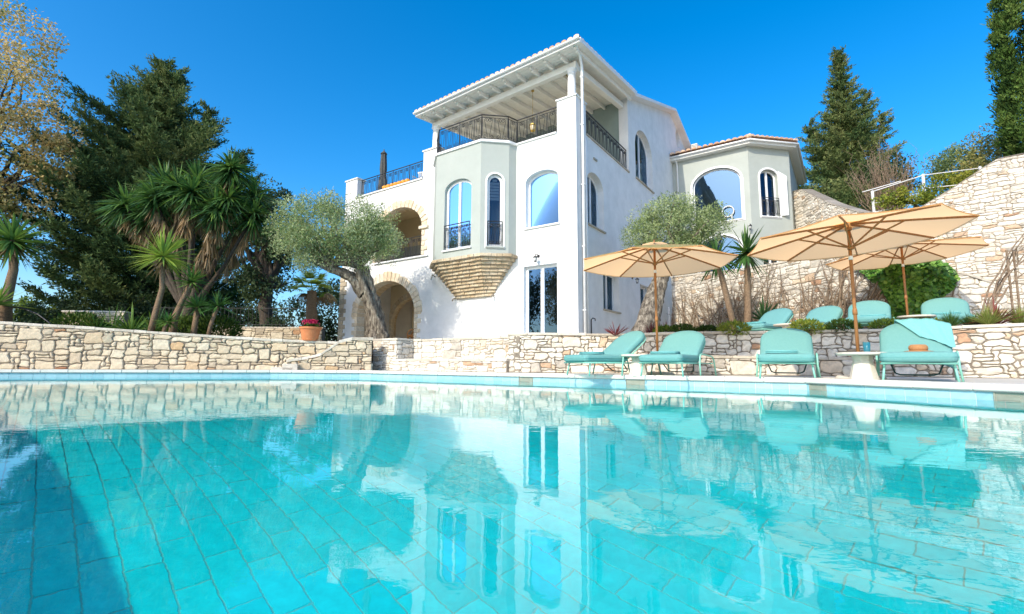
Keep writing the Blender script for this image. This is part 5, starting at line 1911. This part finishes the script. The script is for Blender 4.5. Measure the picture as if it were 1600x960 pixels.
cl = ellip_clumps((-6.75, 18.0, 5.35), (2.25, 1.8, 1.20), 120, .28, .5, flat=.08, shell=.55) + ellip_clumps((-7.9, 17.9, 4.75), (1.05, 1.2, .85), 26, .25, .45) + ellip_clumps((-5.2, 18.0, 5.0), (1.0, 1.1, .75), 24, .25, .42)
crown(ellip_clumps((-6.6, 18.0, 5.2), (2.6, 2.1, 1.55), 90, .14, .26, flat=.1, shell=.93), 45, .11, .028, M['oliveleaf'], ol, (.3, .9), name='sprigs', up=.3, out=.9, shell=.0)
crown(cl, 240, .11, .030, M['oliveleaf'], ol, (.25, .85), up=.3, out=.8, shell=.2)
mb = MB()
gnarled(mb, [(-4.88, 18.0, 1.0), (-4.98, 18.0, 1.5), (-5.18, 18.0, 2.3), (-5.45, 18.0, 3.1), (-5.72, 18.0, 3.95)], [.44, .32, .27, .25, .22], ridge=.28, seed=3)
gnarled(mb, [(-5.55, 18.0, 3.0), (-6.1, 17.95, 3.65), (-6.9, 17.9, 3.95), (-7.6, 17.9, 4.3)], [.24, .18, .14, .08], n=14, seed=5)
for i in range(0, len(cl), 7): limb(mb, (-5.8, 18.0, 4.0) if i % 2 else (-6.9, 17.9, 3.98), cl[i][0], .10, .012, 5, .07, 6)
wput(mb.build('trunk', M['olivebark'], None, smooth=True, recalc=False), ol)
ol.scale = (.944, .944, .944)
ol.location = (-4.95 * .944, 18.0 * .944, 1.1 * .944 + .021)
ol2 = root_at('olive_tree', 'olive tree with a pale leaning trunk beside the white side wall of the villa', 'tree', (4.1, 15.4, 1.1))
cl = ellip_clumps((5.5, 15.9, 5.0), (1.55, 1.35, .92), 90, .24, .42, flat=.05, shell=.5) + ellip_clumps((5.3, 15.9, 4.2), (1.2, 1.0, .5), 20, .2, .35)
crown(ellip_clumps((5.45, 15.9, 4.85), (1.8, 1.55, 1.15), 60, .12, .22, flat=.1, shell=.93), 40, .10, .026, M['oliveleaf'], ol2, (.3, .9), name='sprigs', up=.3, out=.9, shell=.0)
crown(cl, 210, .105, .028, M['oliveleaf'], ol2, (.2, .8), up=.3, out=.8, shell=.2)
mb = MB()
gnarled(mb, [(4.02, 15.3, 1.0), (4.2, 15.35, 1.45), (4.5, 15.5, 2.2), (4.85, 15.7, 3.0), (5.15, 15.85, 3.7)], [.46, .36, .28, .24, .20], seed=8)
for i in range(0, len(cl), 6): limb(mb, (5.15, 15.85, 3.65), cl[i][0], .10, .012, 5, .07, 6)
wput(mb.build('trunk', M['olivebark'], None, smooth=True, recalc=False), ol2)

# ---- yuccas
def yz(py): return 7.7 - (py - 262) * .0246
def yx(px): return -11.55 + (px - 300) * .0243
yt = root_at('yucca_tree', 'big many headed yucca with brown skirts of dead leaves', 'tree', (-11.7, 17.5, 1.1))
heads = [(232, 285, .2), (272, 275, .5), (345, 268, -.3), (366, 300, .4), (190, 325, -.3), (245, 318, -.6), (300, 312, -.7), (376, 335, .1), (335, 335, -.6), (210, 300, .6), (318, 285, .7), (270, 300, -.4), (350, 318, -.5), (225, 338, -.2)]
acc = []; dead = []
mb = MB()
for hx, hy, dy in heads:
    c = np.array([yx(hx), 17.5 + dy, yz(hy)])
    rosette(c, 130, .95, .075, -25, 85, .4, (.40, .80), acc)
    rosette(c - np.array([0, 0, .12]), 80, .88, .075, -80, 0, .3, (.38, .66), acc)
    sk = RNG.uniform(.9, 1.7) * (1.5 if hx > 320 or 260 < hx < 285 else .8)
    for k in range(5): rosette(c - np.array([0, 0, .25 + sk * k / 5]) * np.array([1, 1, 1]) + np.array([(yx(290) - c[0]) * .10 * k, 0, 0]), 30, .62, .045, -88, -62, .1, (.0, .26), dead, r0=.14)
    top = Vector(c)
    mid = Vector((yx(290) + (top.x - yx(290)) * .55, 17.5 + dy * .5, top.z - 2.0))
    mb.tube([(-11.75, 17.5, 1.0), (-11.8, 17.5, 2.2), mid, top], [.20, .15, .07, .05], 8, wob=.12)
acc_build('crown', acc, M['yucca'], yt)
acc_build('dead_leaves', dead, M['yucca'], yt)
wput(mb.build('trunk', M['bark'], None, smooth=True, recalc=False), yt)
def yucca(label, base, path, rads, L, n, tint, W_=.055, e0=-35, droop=.12, name='yucca', skirt=0, group=None):
    r = root_at(name, label, 'yucca', base, group)
    acc = []
    rosette(path[-1], n, L, W_, e0, 88, droop, tint, acc)
    if skirt: rosette(np.array(path[-1]) - np.array([0, 0, .1]), skirt, L * .7, W_, -85, -30, .1, (.0, .35), acc)
    acc_build('leaves', acc, M['yucca'], r)
    mb = MB().tube([base] + list(path), rads, 9, wob=.1)
    wput(mb.build('stem', M['palmbark'], None, smooth=True, recalc=False), r)
    return r
yucca('bright yellow green yucca with a bent reddish stem in front of the big yucca', (-11.25, 15.0, 1.1), [(-11.12, 15.0, 1.9), (-10.98, 15.0, 2.7), (-11.05, 15.0, 3.72)], [.10, .085, .075, .07], .95, 170, (.82, 1.0), skirt=20)
yucca('young dark green yucca on a mossy stem right of the bright yucca', (-10.75, 15.3, 1.1), [(-10.72, 15.3, 1.8), (-10.5, 15.3, 2.4), (-10.28, 15.3, 2.95)], [.12, .10, .08, .07], .62, 90, (.5, .8))
yucca('small dark green yucca with a short pale stem above the pool wall', (-10.15, 15.4, 1.1), [(-10.12, 15.4, 1.6), (-10.08, 15.4, 2.15)], [.10, .085, .08], .55, 80, (.42, .7))
yucca('smallest green yucca, low beside the mossy stem', (-10.62, 14.7, 1.1), [(-10.58, 14.7, 1.4), (-10.5, 14.7, 1.62)], [.06, .05, .05], .38, 60, (.5, .8))
yucca('green yucca leaning beside the short pale stemmed one', (-9.75, 15.5, 1.1), [(-9.68, 15.5, 1.6), (-9.5, 15.5, 2.2)], [.07, .06, .06], .55, 70, (.42, .66))
yucca('tall green yucca with a brown trunk at the left edge above the wall', (-15.3, 14.6, 1.1), [(-15.4, 14.6, 2.3), (-15.3, 14.6, 3.2), (-15.45, 14.6, 4.1)], [.17, .14, .12, .10], .95, 200, (.5, .88), W_=.07, e0=-60, skirt=40)
yucca('low light green yucca at the left edge in front of the brown trunk', (-15.2, 14.1, 1.1), [(-15.17, 14.1, 1.6), (-15.15, 14.1, 2.05)], [.08, .07, .07], .85, 60, (.72, .95), W_=.06, e0=0)
for i, (px, py, Y, s, lab) in enumerate(((175, 495, 16.2, .85, 'arching green cycad at the left of the cluster below the big yucca'), (205, 492, 15.8, .8, 'bright green arching cycad low in the middle of the cluster'), (240, 498, 16.5, .95, 'tall leaved green cycad under the bright yucca'), (270, 500, 16.8, .8, 'dark green cycad behind the mossy yucca stem'), (150, 500, 15.6, .6, 'small fern like cycad at the wall top by the old pier'))):
    b = ((px - 800) / 755 * Y, Y, 1.1)
    r = root_at('cycad', lab, 'plant', b, 'cycads below the yucca')
    acc = []
    c = np.array([b[0], b[1], 1.25])
    s *= 1.35
    rosette(c, 110, s * 1.1, .05, 10, 80, .55, (.45, .9), acc)
    rosette(c, 60, s * .8, .05, -5, 50, .5, (.40, .75), acc)
    acc_build('leaves', acc, M['yucca'], r)
# fan palm near the house corner
fpalm = root_at('fan_palm', 'small fan palm with drooping yellowing leaves beside the porch corner', 'palm', (-9.15, 22.0, 1.1))
mb = MB().tube([(-9.15, 22.0, 1.0), (-9.17, 22.0, 2.4), (-9.2, 22.0, 3.7)], [.22, .24, .20], 12, wob=.15)
wput(mb.build('trunk', M['palmbark'], None, smooth=True, recalc=False), fpalm)
acc = []
for k in range(26):
    a = k * 2.4; el = random.uniform(-.35, 1.1)
    d = np.array([cos(a) * cos(el), sin(a) * cos(el), sin(el)])
    c = np.array([-9.2, 22.0, 3.7]) + d * .62
    s = np.cross(d, [0, 0, 1]); s /= np.linalg.norm(s); up = np.cross(s, d)
    nb_ = 17
    th = np.linspace(-1.5, 1.5, nb_)
    D = d[None] * np.cos(th)[:, None] + s[None] * np.sin(th)[:, None] + up[None] * .1
    V, F = blades(np.repeat(c[None], nb_, 0), D, .58, .06, .28 + (.5 if el < .1 else 0))
    o = sum(len(q[0]) for q in acc)
    tt = random.uniform(.88, 1)
    if el < -.1: tt = random.uniform(.05, .2)
    acc.append((V, F + o, np.full(len(V), tt)))
    V, F = blades(np.array([[-9.2, 22.0, 3.65]]), d[None], .66, .03, .05)
    o = sum(len(q[0]) for q in acc)
    acc.append((V, F + o, np.full(len(V), .75)))
acc_build('fronds', acc, M['yucca'], fpalm)
# thin palms of the right terrace
yucca('left one of two thin stemmed palms in front of the vine covered wall', (6.78, 14.5, 1.1), [(6.55, 14.5, 2.2), (6.33, 14.5, 3.3), (6.25, 14.5, 3.62)], [.11, .09, .08, .07], .85, 90, (.42, .7), W_=.07, e0=-50, droop=.25, name='thin_palm')
yucca('right one of two thin stemmed palms, its trunk upright before the vine covered wall', (7.10, 14.6, 1.1), [(7.18, 14.6, 2.0), (7.22, 14.6, 3.2), (7.22, 14.6, 3.85)], [.12, .10, .085, .07], .9, 100, (.42, .75), W_=.07, e0=-50, droop=.2, name='thin_palm')
yucca('spiky dark agave low behind the leftmost upper lounger', (7.75, 14.8, 1.1), [(7.75, 14.8, 1.4), (7.75, 14.8, 1.75)], [.12, .1, .08], .75, 80, (.36, .55), W_=.06, e0=-10, name='agave')

# ---- small planting along the terrace edge
def mound(label, px, Y, z, r, tint, n=1100, L=.075, name='shrub', squash=.6, mname='shrub', group='low shrubs along the terrace edge', W_=.028):
    x = (px - 800) / 755 * Y
    rt = root_at(name, label, 'shrub', (x, Y, z), group)
    P, U = ball(n, (x, Y, z + r * squash * .5), (r * 1.25, r, r * squash), .6)
    P[:, 2] = np.maximum(P[:, 2], z)
    D = U * .8 + unit(n) * .6 + np.array([0, 0, .5]); D /= np.linalg.norm(D, axis=1, keepdims=True)
    V, F = leaves(P, D, L * RNG.uniform(.6, 1.4, n), W_ * RNG.uniform(.7, 1.3, n))
    wput(fast('leaves', V, F, M[mname], None, np.repeat(np.clip(RNG.uniform(*tint, n), 0, 1), 4)), rt)
    MB().lathe([(r * .5, 0), (r * .6, r * .15), (r * .1, r * .3)], 9).build('stems', M['bark'], rt)
    return rt
mound('low green shrub at the foot of the leaning olive on the terrace edge', 1040, 12.3, 1.14, .24, (.25, .7))
mound('dark green cushion shrub right of the smaller parasol pole', 1068, 12.1, 1.14, .27, (.05, .4))
mound('small dark green cushion shrub above the second lounger back', 1105, 11.9, 1.14, .22, (.0, .3))
mound('yellow green shrub beside the leftmost upper lounger', 1148, 11.5, 1.14, .30, (.55, 1))
mound('yellow green shrub directly above the third lower lounger', 1262, 11.0, 1.14, .30, (.5, .95))
mound('dark green shrub left of the large parasol pole on the terrace edge', 1318, 10.75, 1.14, .28, (.05, .35))
mound('mid green shrub right of the large parasol pole on the terrace edge', 1388, 10.45, 1.14, .27, (.15, .5))
mound('light green shrub under the rightmost upper lounger', 1448, 10.1, 1.14, .24, (.4, .8))
def tuft(label, x, y, z, n, L, m, tint, W_=.012, e0=35, droop=.3, name='grass_tuft', cat='grass', group=None):
    rt = root_at(name, label, cat, (x, y, z), group)
    acc = []
    rosette((x, y, z), n, L, W_, e0, 88, droop, tint, acc, r0=.04)
    acc_build('blades', acc, M[m], rt)
    return rt
tuft('dark green spiky grass tuft before the upper lounger by the ivy', 8.97, 9.85, 1.14, 260, .36, 'yucca', (.40, .7))
tuft('dark bushy grass tuft at the right foot of the upper lounger by the ivy', 9.35, 9.8, 1.14, 300, .32, 'yucca', (.40, .62))
tuft('feathery yellow green grass tuft left of the red cordyline', 9.25, 9.35, 1.16, 420, .42, 'grass', (.2, .9), W_=.008)
tuft('feathery yellow green grass tuft at the right edge beyond the red cordyline', 9.80, 9.3, 1.16, 420, .42, 'grass', (.2, .9), W_=.008)
tuft('dark red cordyline between two feathery grass tufts', 9.48, 9.45, 1.16, 60, .58, 'cordyline', (.0, .8), W_=.03, e0=25, droop=.35, name='cordyline', cat='plant')
tuft('spiky red cordyline standing alone on the wall before the white side wall', 2.66, 12.4, 1.13, 26, .40, 'cordyline', (.1, .7), W_=.03, e0=20, droop=.05, name='cordyline', cat='plant')
tuft('red cordyline at the right foot of the leaning olive', 3.75, 12.9, 1.13, 60, .42, 'cordyline', (.2, .9), W_=.025, e0=25, droop=.2, name='cordyline', cat='plant')
tuft('pinkish cordyline just right of the smaller parasol pole', 4.15, 13.0, 1.13, 60, .42, 'cordyline', (.3, 1), W_=.025, e0=25, droop=.2, name='cordyline', cat='plant')
for (px_, Y_, lab_) in ((120, 15.6, 'dark green shrub at the far left of the planting under the big yucca'), (222, 17.2, 'dark green shrub behind the cycads under the bright yucca'), (292, 16.6, 'dark green shrub at the foot of the big yucca trunks'), (338, 16.4, 'green shrub at the right end of the planting under the big yucca')):
    mound(lab_, px_, Y_, 1.1, .62, (.1, .5), n=2200, L=.14, W_=.05, squash=.9, group='shrubs under the big yucca')
# ---- ivy on the upper wall
uf, uL, ucum = run_frame(UP)
IV = [(1350, 402), (1372, 394), (1440, 388), (1475, 398), (1508, 428), (1498, 446), (1476, 462), (1472, 498), (1398, 500), (1402, 470), (1385, 440), (1362, 420)]
ivp = []
pts_ = []
while len(pts_) < 5200:
    s = RNG.uniform(ucum[1], ucum[5] + .4); z = RNG.uniform(1.1, 4.2)
    p, nn = uf(s)
    k = 800 + 760 * p.x / p.y; h = 572.5 - 760 * (z - .38) / p.y
    if inside((k, h), IV):
        edge = min(1, min(math.hypot(k - a, h - b) for a, b in IV) / 22)
        d = RNG.uniform(.05, .12 + .34 * edge * (.55 + .45 * sin(k * .11) * sin(h * .13 + 1)))
        pts_.append((p.x + nn.x * d, p.y + nn.y * d, z + RNG.uniform(-.05, .05), nn.x, nn.y))
A = np.array(pts_)
N_ = np.c_[A[:, 3], A[:, 4], np.full(len(A), .35)]
N_ += RNG.normal(0, .35, N_.shape); N_ /= np.linalg.norm(N_, axis=1, keepdims=True)
Dn = np.c_[RNG.normal(0, .5, len(A)), RNG.normal(0, .3, len(A)), np.full(len(A), -.8)]
Dn -= N_ * (Dn * N_).sum(1, keepdims=True); Dn /= np.linalg.norm(Dn, axis=1, keepdims=True)
Sn = np.cross(N_, Dn)
Lf = RNG.uniform(.07, .135, len(A))[:, None]
V = np.empty((len(A), 6, 3)); P0 = A[:, :3]
for i, (a, b) in enumerate(((0, 0), (.15, .42), (.6, .38), (1, 0), (.6, -.38), (.15, -.42))):
    V[:, i] = P0 + Dn * Lf * a + Sn * Lf * b * 1.1 + N_ * (.012 if i in (1, 2, 4, 5) else 0)
F = np.concatenate([np.arange(len(A))[:, None] * 6 + np.array([[0, 1, 2, 3]]), np.arange(len(A))[:, None] * 6 + np.array([[0, 3, 4, 5]])])
ivy = root_at('ivy', 'thick green ivy spilling over the wall behind the upper parasol pole', 'ivy', (11.2, 13.2, 1.1))
wput(fast('foliage', V.reshape(-1, 3), F, M['ivy'], None, np.repeat(np.clip(RNG.normal(.5, .25, len(A)), 0, 1), 6)), ivy)
mb = MB()
for k in range(9):
    s = ucum[3] - .3 + k * .25; s2 = s + random.uniform(-.5, .5)
    pp = []
    for q in range(7):
        p, nn = uf(s + (s2 - s) * q / 6 + random.uniform(-.05, .05)); pp.append((p.x + nn.x * .05, p.y + nn.y * .05, 1.1 + q * .33))
    mb.tube(pp, [.03 - .003 * q for q in range(7)], 5)
wput(mb.build('stem', M['twig'], None, recalc=False), ivy)
# ---- bare vines on the wall
vlab = ['bare woody vine on the wall nearest the white downpipes', 'tangled bare vine left of the thin palms on the wall', 'bare fanning vine stems between the two thin palms', 'widest bare vine fan right of the thin palms', 'bare vine with upright stems above the second upper lounger', 'sparse bare vine on the wall left of the ivy']
for i, lab in enumerate(vlab):
    s0 = [1.0, 3.0, 4.6, 6.0, 7.6, 8.9][i]
    p, nn = uf(s0)
    rt = root_at('bare_vine', lab, 'vine', (p.x + nn.x * .3, p.y + nn.y * .3, 1.1), 'bare vines on the terrace wall')
    mb = MB()
    for k in range(17 + (i % 3) * 6):
        lean = random.gauss(0, .55); H_ = random.uniform(1.2, 3.1)
        pts = []
        s = s0 + random.uniform(-.3, .3)
        off = random.uniform(.06, .35)
        nseg = 9
        for q in range(nseg + 1):
            t = q / nseg
            s += (lean * H_ / nseg) + random.gauss(0, .045)
            p, nn = uf(max(.2, s)); o_ = off * (1 - t * .7) + random.uniform(0, .05)
            pts.append(Vector((p.x + nn.x * o_, p.y + nn.y * o_, 1.1 + H_ * t)))
        mb.tube(pts, list(np.linspace(random.uniform(.022, .05), .007, nseg + 1)), 5)
        for b in range(4):
            q = random.randint(3, nseg)
            c = pts[q]; ps = [c]
            dx, dz = random.uniform(-.28, .28), random.uniform(-.05, .3)
            for e_ in range(4):
                ps.append(ps[-1] + Vector((-nn.y * dx + random.uniform(-.04, .04), nn.x * dx + random.uniform(-.04, .04), dz + random.uniform(-.1, .1))) * .7)
            mb.tube(ps, list(np.linspace(.010, .003, 5)), 4, caps=False)
    wput(mb.build('stems', M['twig'], None, recalc=False), rt)
# bare arching climber and stakes at the right edge
rt = root_at('bare_climber', 'bare arching climber stems on thin stakes at the right edge', 'vine', (10.2, 10.5, 1.1))
mb = MB()
for k in range(7):
    b = Vector((10.15 + random.uniform(-.12, .25), 10.5 + random.uniform(-.15, .15), 1.1)); e_ = Vector((11.5 + random.uniform(-.2, .5), 10.5 + random.uniform(-.2, .2), 3.1 + random.uniform(-.3, .5)))
    pts = []
    for q in range(9):
        t = q / 8
        v = b.lerp(e_, t); v += Vector((random.uniform(-.04, .04) - .15 * sin(pi * t), 0, .12 * sin(pi * t) + random.uniform(-.03, .03)))
        pts.append(v)
    mb.tube(pts, list(np.linspace(.022, .009, 9)), 6)
for k in range(12):
    b = Vector((10.6 + k * .06, 10.5, 2.0 + k * .09)); mb.tube([b, b + Vector((random.uniform(-.2, .3), random.uniform(-.2, .2), random.uniform(-.25, .3))), b + Vector((random.uniform(-.3, .5), 0, random.uniform(-.5, .4)))], [.009, .006, .003], 4)
wput(mb.build('stems', M['twig'], None, recalc=False), rt)
mb = MB()
for x in (10.9, 11.05): mb.tube([(x, 10.45, 1.1), (x + .02, 10.45, 2.95)], .022, 6)
wput(mb.build('stake', M['twig'], None, recalc=False), rt)

# ---- hill planting on the right
def bush(label, c, R_, n, per, L, W_, m, tint, name='bush', r=(.3, .6), group=None, trunk=.1):
    cl = ellip_clumps(c, R_, n, r[0], r[1], shell=.4)
    return broadleaf(name, label, 'bush', (c[0], c[1], c[2] - R_[2] * 1.1), (c[0], c[1], c[2] - R_[2] * .5), cl, per, L, W_, m, trunk, group, tint=tint, limbs=10)
bush('grey green bush on the hill above the tall wall, left of the cypress', (26.6, 28.0, 12.3), (1.7, 1.4, 1.2), 42, 130, .15, .06, M['oliveleaf'], (.0, .5))
bush('brownish bush on the hill directly under the cypress', (25.2, 24.0, 11.1), (1.9, 1.4, 1.4), 48, 130, .14, .07, M['planeleaf'], (.0, .35))
bush('dark green bush on the hill right of the bare shrub', (23.1, 28.5, 11.8), (1.3, 1.2, 1.5), 30, 120, .16, .08, M['oakleaf'], (.2, .9))
bush('dark bush filling the hill behind the bare shrub', (19.8, 29.0, 10.3), (3.0, 1.4, 1.6), 50, 130, .17, .08, M['conifer'], (.4, 1))
bush('low yellow green bush growing through the white rails', (18.6, 21.6, 8.1), (1.7, .5, .45), 26, 120, .12, .06, M['shrub'], (.5, 1), r=(.2, .35))
bush('yellow green bush at the top of the tall wall by the rails', (21.6, 22.6, 9.3), (1.2, .7, .45), 18, 120, .12, .06, M['shrub'], (.6, 1), r=(.18, .3))
bush('dark green bush right behind the villa wing', (19.0, 33.0, 9.2), (3.0, 1.6, 2.0), 46, 140, .17, .08, M['conifer'], (.3, .9))
sh = root_at('bare_shrub', 'leafless brown shrub with fanning twigs on the hill beside the tall conifer', 'shrub', (20.8, 26.0, 7.6))
mb = MB()
for k in range(70):
    a = random.uniform(0, 2 * pi); sp = random.uniform(.1, 1.9)
    e_ = Vector((20.9 + cos(a) * sp * 1.15, 26.0 + sin(a) * sp * .8, 7.8 + random.uniform(3.2, 5.3) - sp * .7))
    pts = limb(mb, (20.8 + random.uniform(-.3, .3), 26.0, 7.6), e_, .04, .006, 7, .05, 5, rw=0)
    for b in range(6):
        c = pts[random.randint(2, 7)]
        mb.tube([c, c + Vector((random.uniform(-.3, .3), random.uniform(-.3, .3), random.uniform(.2, .5))), c + Vector((random.uniform(-.45, .45), random.uniform(-.4, .4), random.uniform(.5, 1.0)))], [.012, .008, .003], 4, caps=False)
wput(mb.build('twigs', M['twig'], None, recalc=False), sh)
pg = root_at('white_railing', 'white metal rails and posts on the hill above the tall stone wall', 'railing', (17.0, 22.0, 7.2))
for x, y, z in ((16.98, 22.0, 8.62), (19.45, 22.0, 9.45), (22.2, 22.0, 9.85)):
    wput(MB().box(x - .045, x + .045, y - .045, y + .045, 5.5, z).build('post', M['upvc'], None, bevel=.01), pg)
for (a, b) in (((16.98, 22, 8.58), (19.45, 22, 9.4)), ((19.45, 22, 9.4), (22.6, 22, 9.82)), ((16.98, 22, 8.0), (19.45, 22, 8.55)), ((19.45, 22, 8.75), (22.6, 22, 9.1)), ((17.4, 23.2, 9.0), (19.2, 23.0, 9.5)), ((16.6, 22, 7.5), (19.0, 22, 8.0))):
    wput(MB().bar(a, b, .03, .034).build('rail', M['upvc'], None), pg)

# ---- left background
bush('pale green bush far left behind the wall under the plane tree', (-30.5, 32.0, 3.2), (3.4, 1.5, 1.5), 46, 120, .20, .10, M['shrub'], (.1, .6))
bush('yellow green bush beyond the iron fence', (-19.0, 33.0, 3.9), (2.6, 1.5, 1.5), 44, 130, .18, .09, M['shrub'], (.4, .9))
bush('dark hedge bush left of the holm oak behind the iron fence', (-15.6, 29.0, 2.6), (1.6, 1.0, 1.3), 30, 130, .17, .09, M['oakleaf'], (.0, .6))
bush('dark evergreen bush filling the gap between fan palm and villa', (-9.4, 27.0, 3.0), (2.4, 1.4, 2.3), 60, 150, .17, .09, M['oakleaf'], (.0, .5))
bush('dark evergreen bush behind the flower pot, left of the fan palm', (-12.0, 26.5, 2.4), (1.5, 1.0, 1.5), 34, 140, .17, .09, M['oakleaf'], (.0, .5))
bush('dark undergrowth bush at the foot of the big conifer', (-22.5, 27.0, 2.6), (5.5, 1.5, 1.7), 80, 120, .20, .10, M['oakleaf'], (.0, .6), trunk=.15)
stone_wall('stone_wall', 'low shaded stone wall carrying the iron fence beyond the yuccas',
           [dict(path=[(-18.5, 24.2), (-9.5, 24.2)], zb=1.05, tops=2.2, cw=.16, ch=.11, hang=.03, capl=.9)], seed=31, capt=.07)
stone_wall('stone_wall', 'short old drystone wall end behind the cycads at the left',
           [dict(path=[(-15.15, 16.2), (-13.2, 16.4)], zb=1.05, tops=2.12, cw=.12, ch=.075, hang=.03, capl=.5)], seed=33, capt=.05)
fn = root_at('iron_fence', 'thin black iron fence on the low wall beyond the yuccas', 'fence', (-14.0, 24.0, 2.2))
mb = MB()
for k in range(42): mb.bar((-18 + k * .2, 24.1, 2.2), (-18 + k * .2, 24.1, 3.2), .011, .011)
wput(mb.build('bars', M['iron'], None, recalc=False), fn)
for z in (2.3, 3.12): wput(MB().bar((-18.1, 24.1, z), (-9.6, 24.1, z), .02, .02).build('rail', M['iron'], None), fn)
hr = root_at('handrail', 'curved black iron handrail descending behind the wall at the far left', 'handrail', (-14.6, 14.5, 1.1))
wput(MB().tube([(-16.2, 14.5, 2.05), (-15.3, 14.5, 2.06), (-14.8, 14.5, 2.0), (-14.3, 14.5, 1.82), (-13.9, 14.5, 1.55), (-13.8, 14.5, 1.1)], .022, 8).build('rail', M['iron'], None, smooth=True), hr)
# ---- trees on the far bank behind the pool: seen only mirrored in the window panes
for i, (x, y, lab) in enumerate(((-36, -13, 'broad dark tree mirrored in the window panes, left'), (-33, -3, 'broad golden tree mirrored in the window panes, middle'), (-34, 5.5, 'broad dark tree mirrored in the window panes, right'))):
    broadleaf('garden_tree', lab, 'tree', (x, y, .17), (x, y, 3.0), ellip_clumps((x, y, 8.4), (5.2, 4.0, 6.0), 110, .8, 1.4, shell=.4), 110, .32, .18, M['planeleaf'] if i == 1 else M['oakleaf'], .3, tint=(.2, .9), limbs=14, group='trees mirrored in the panes')
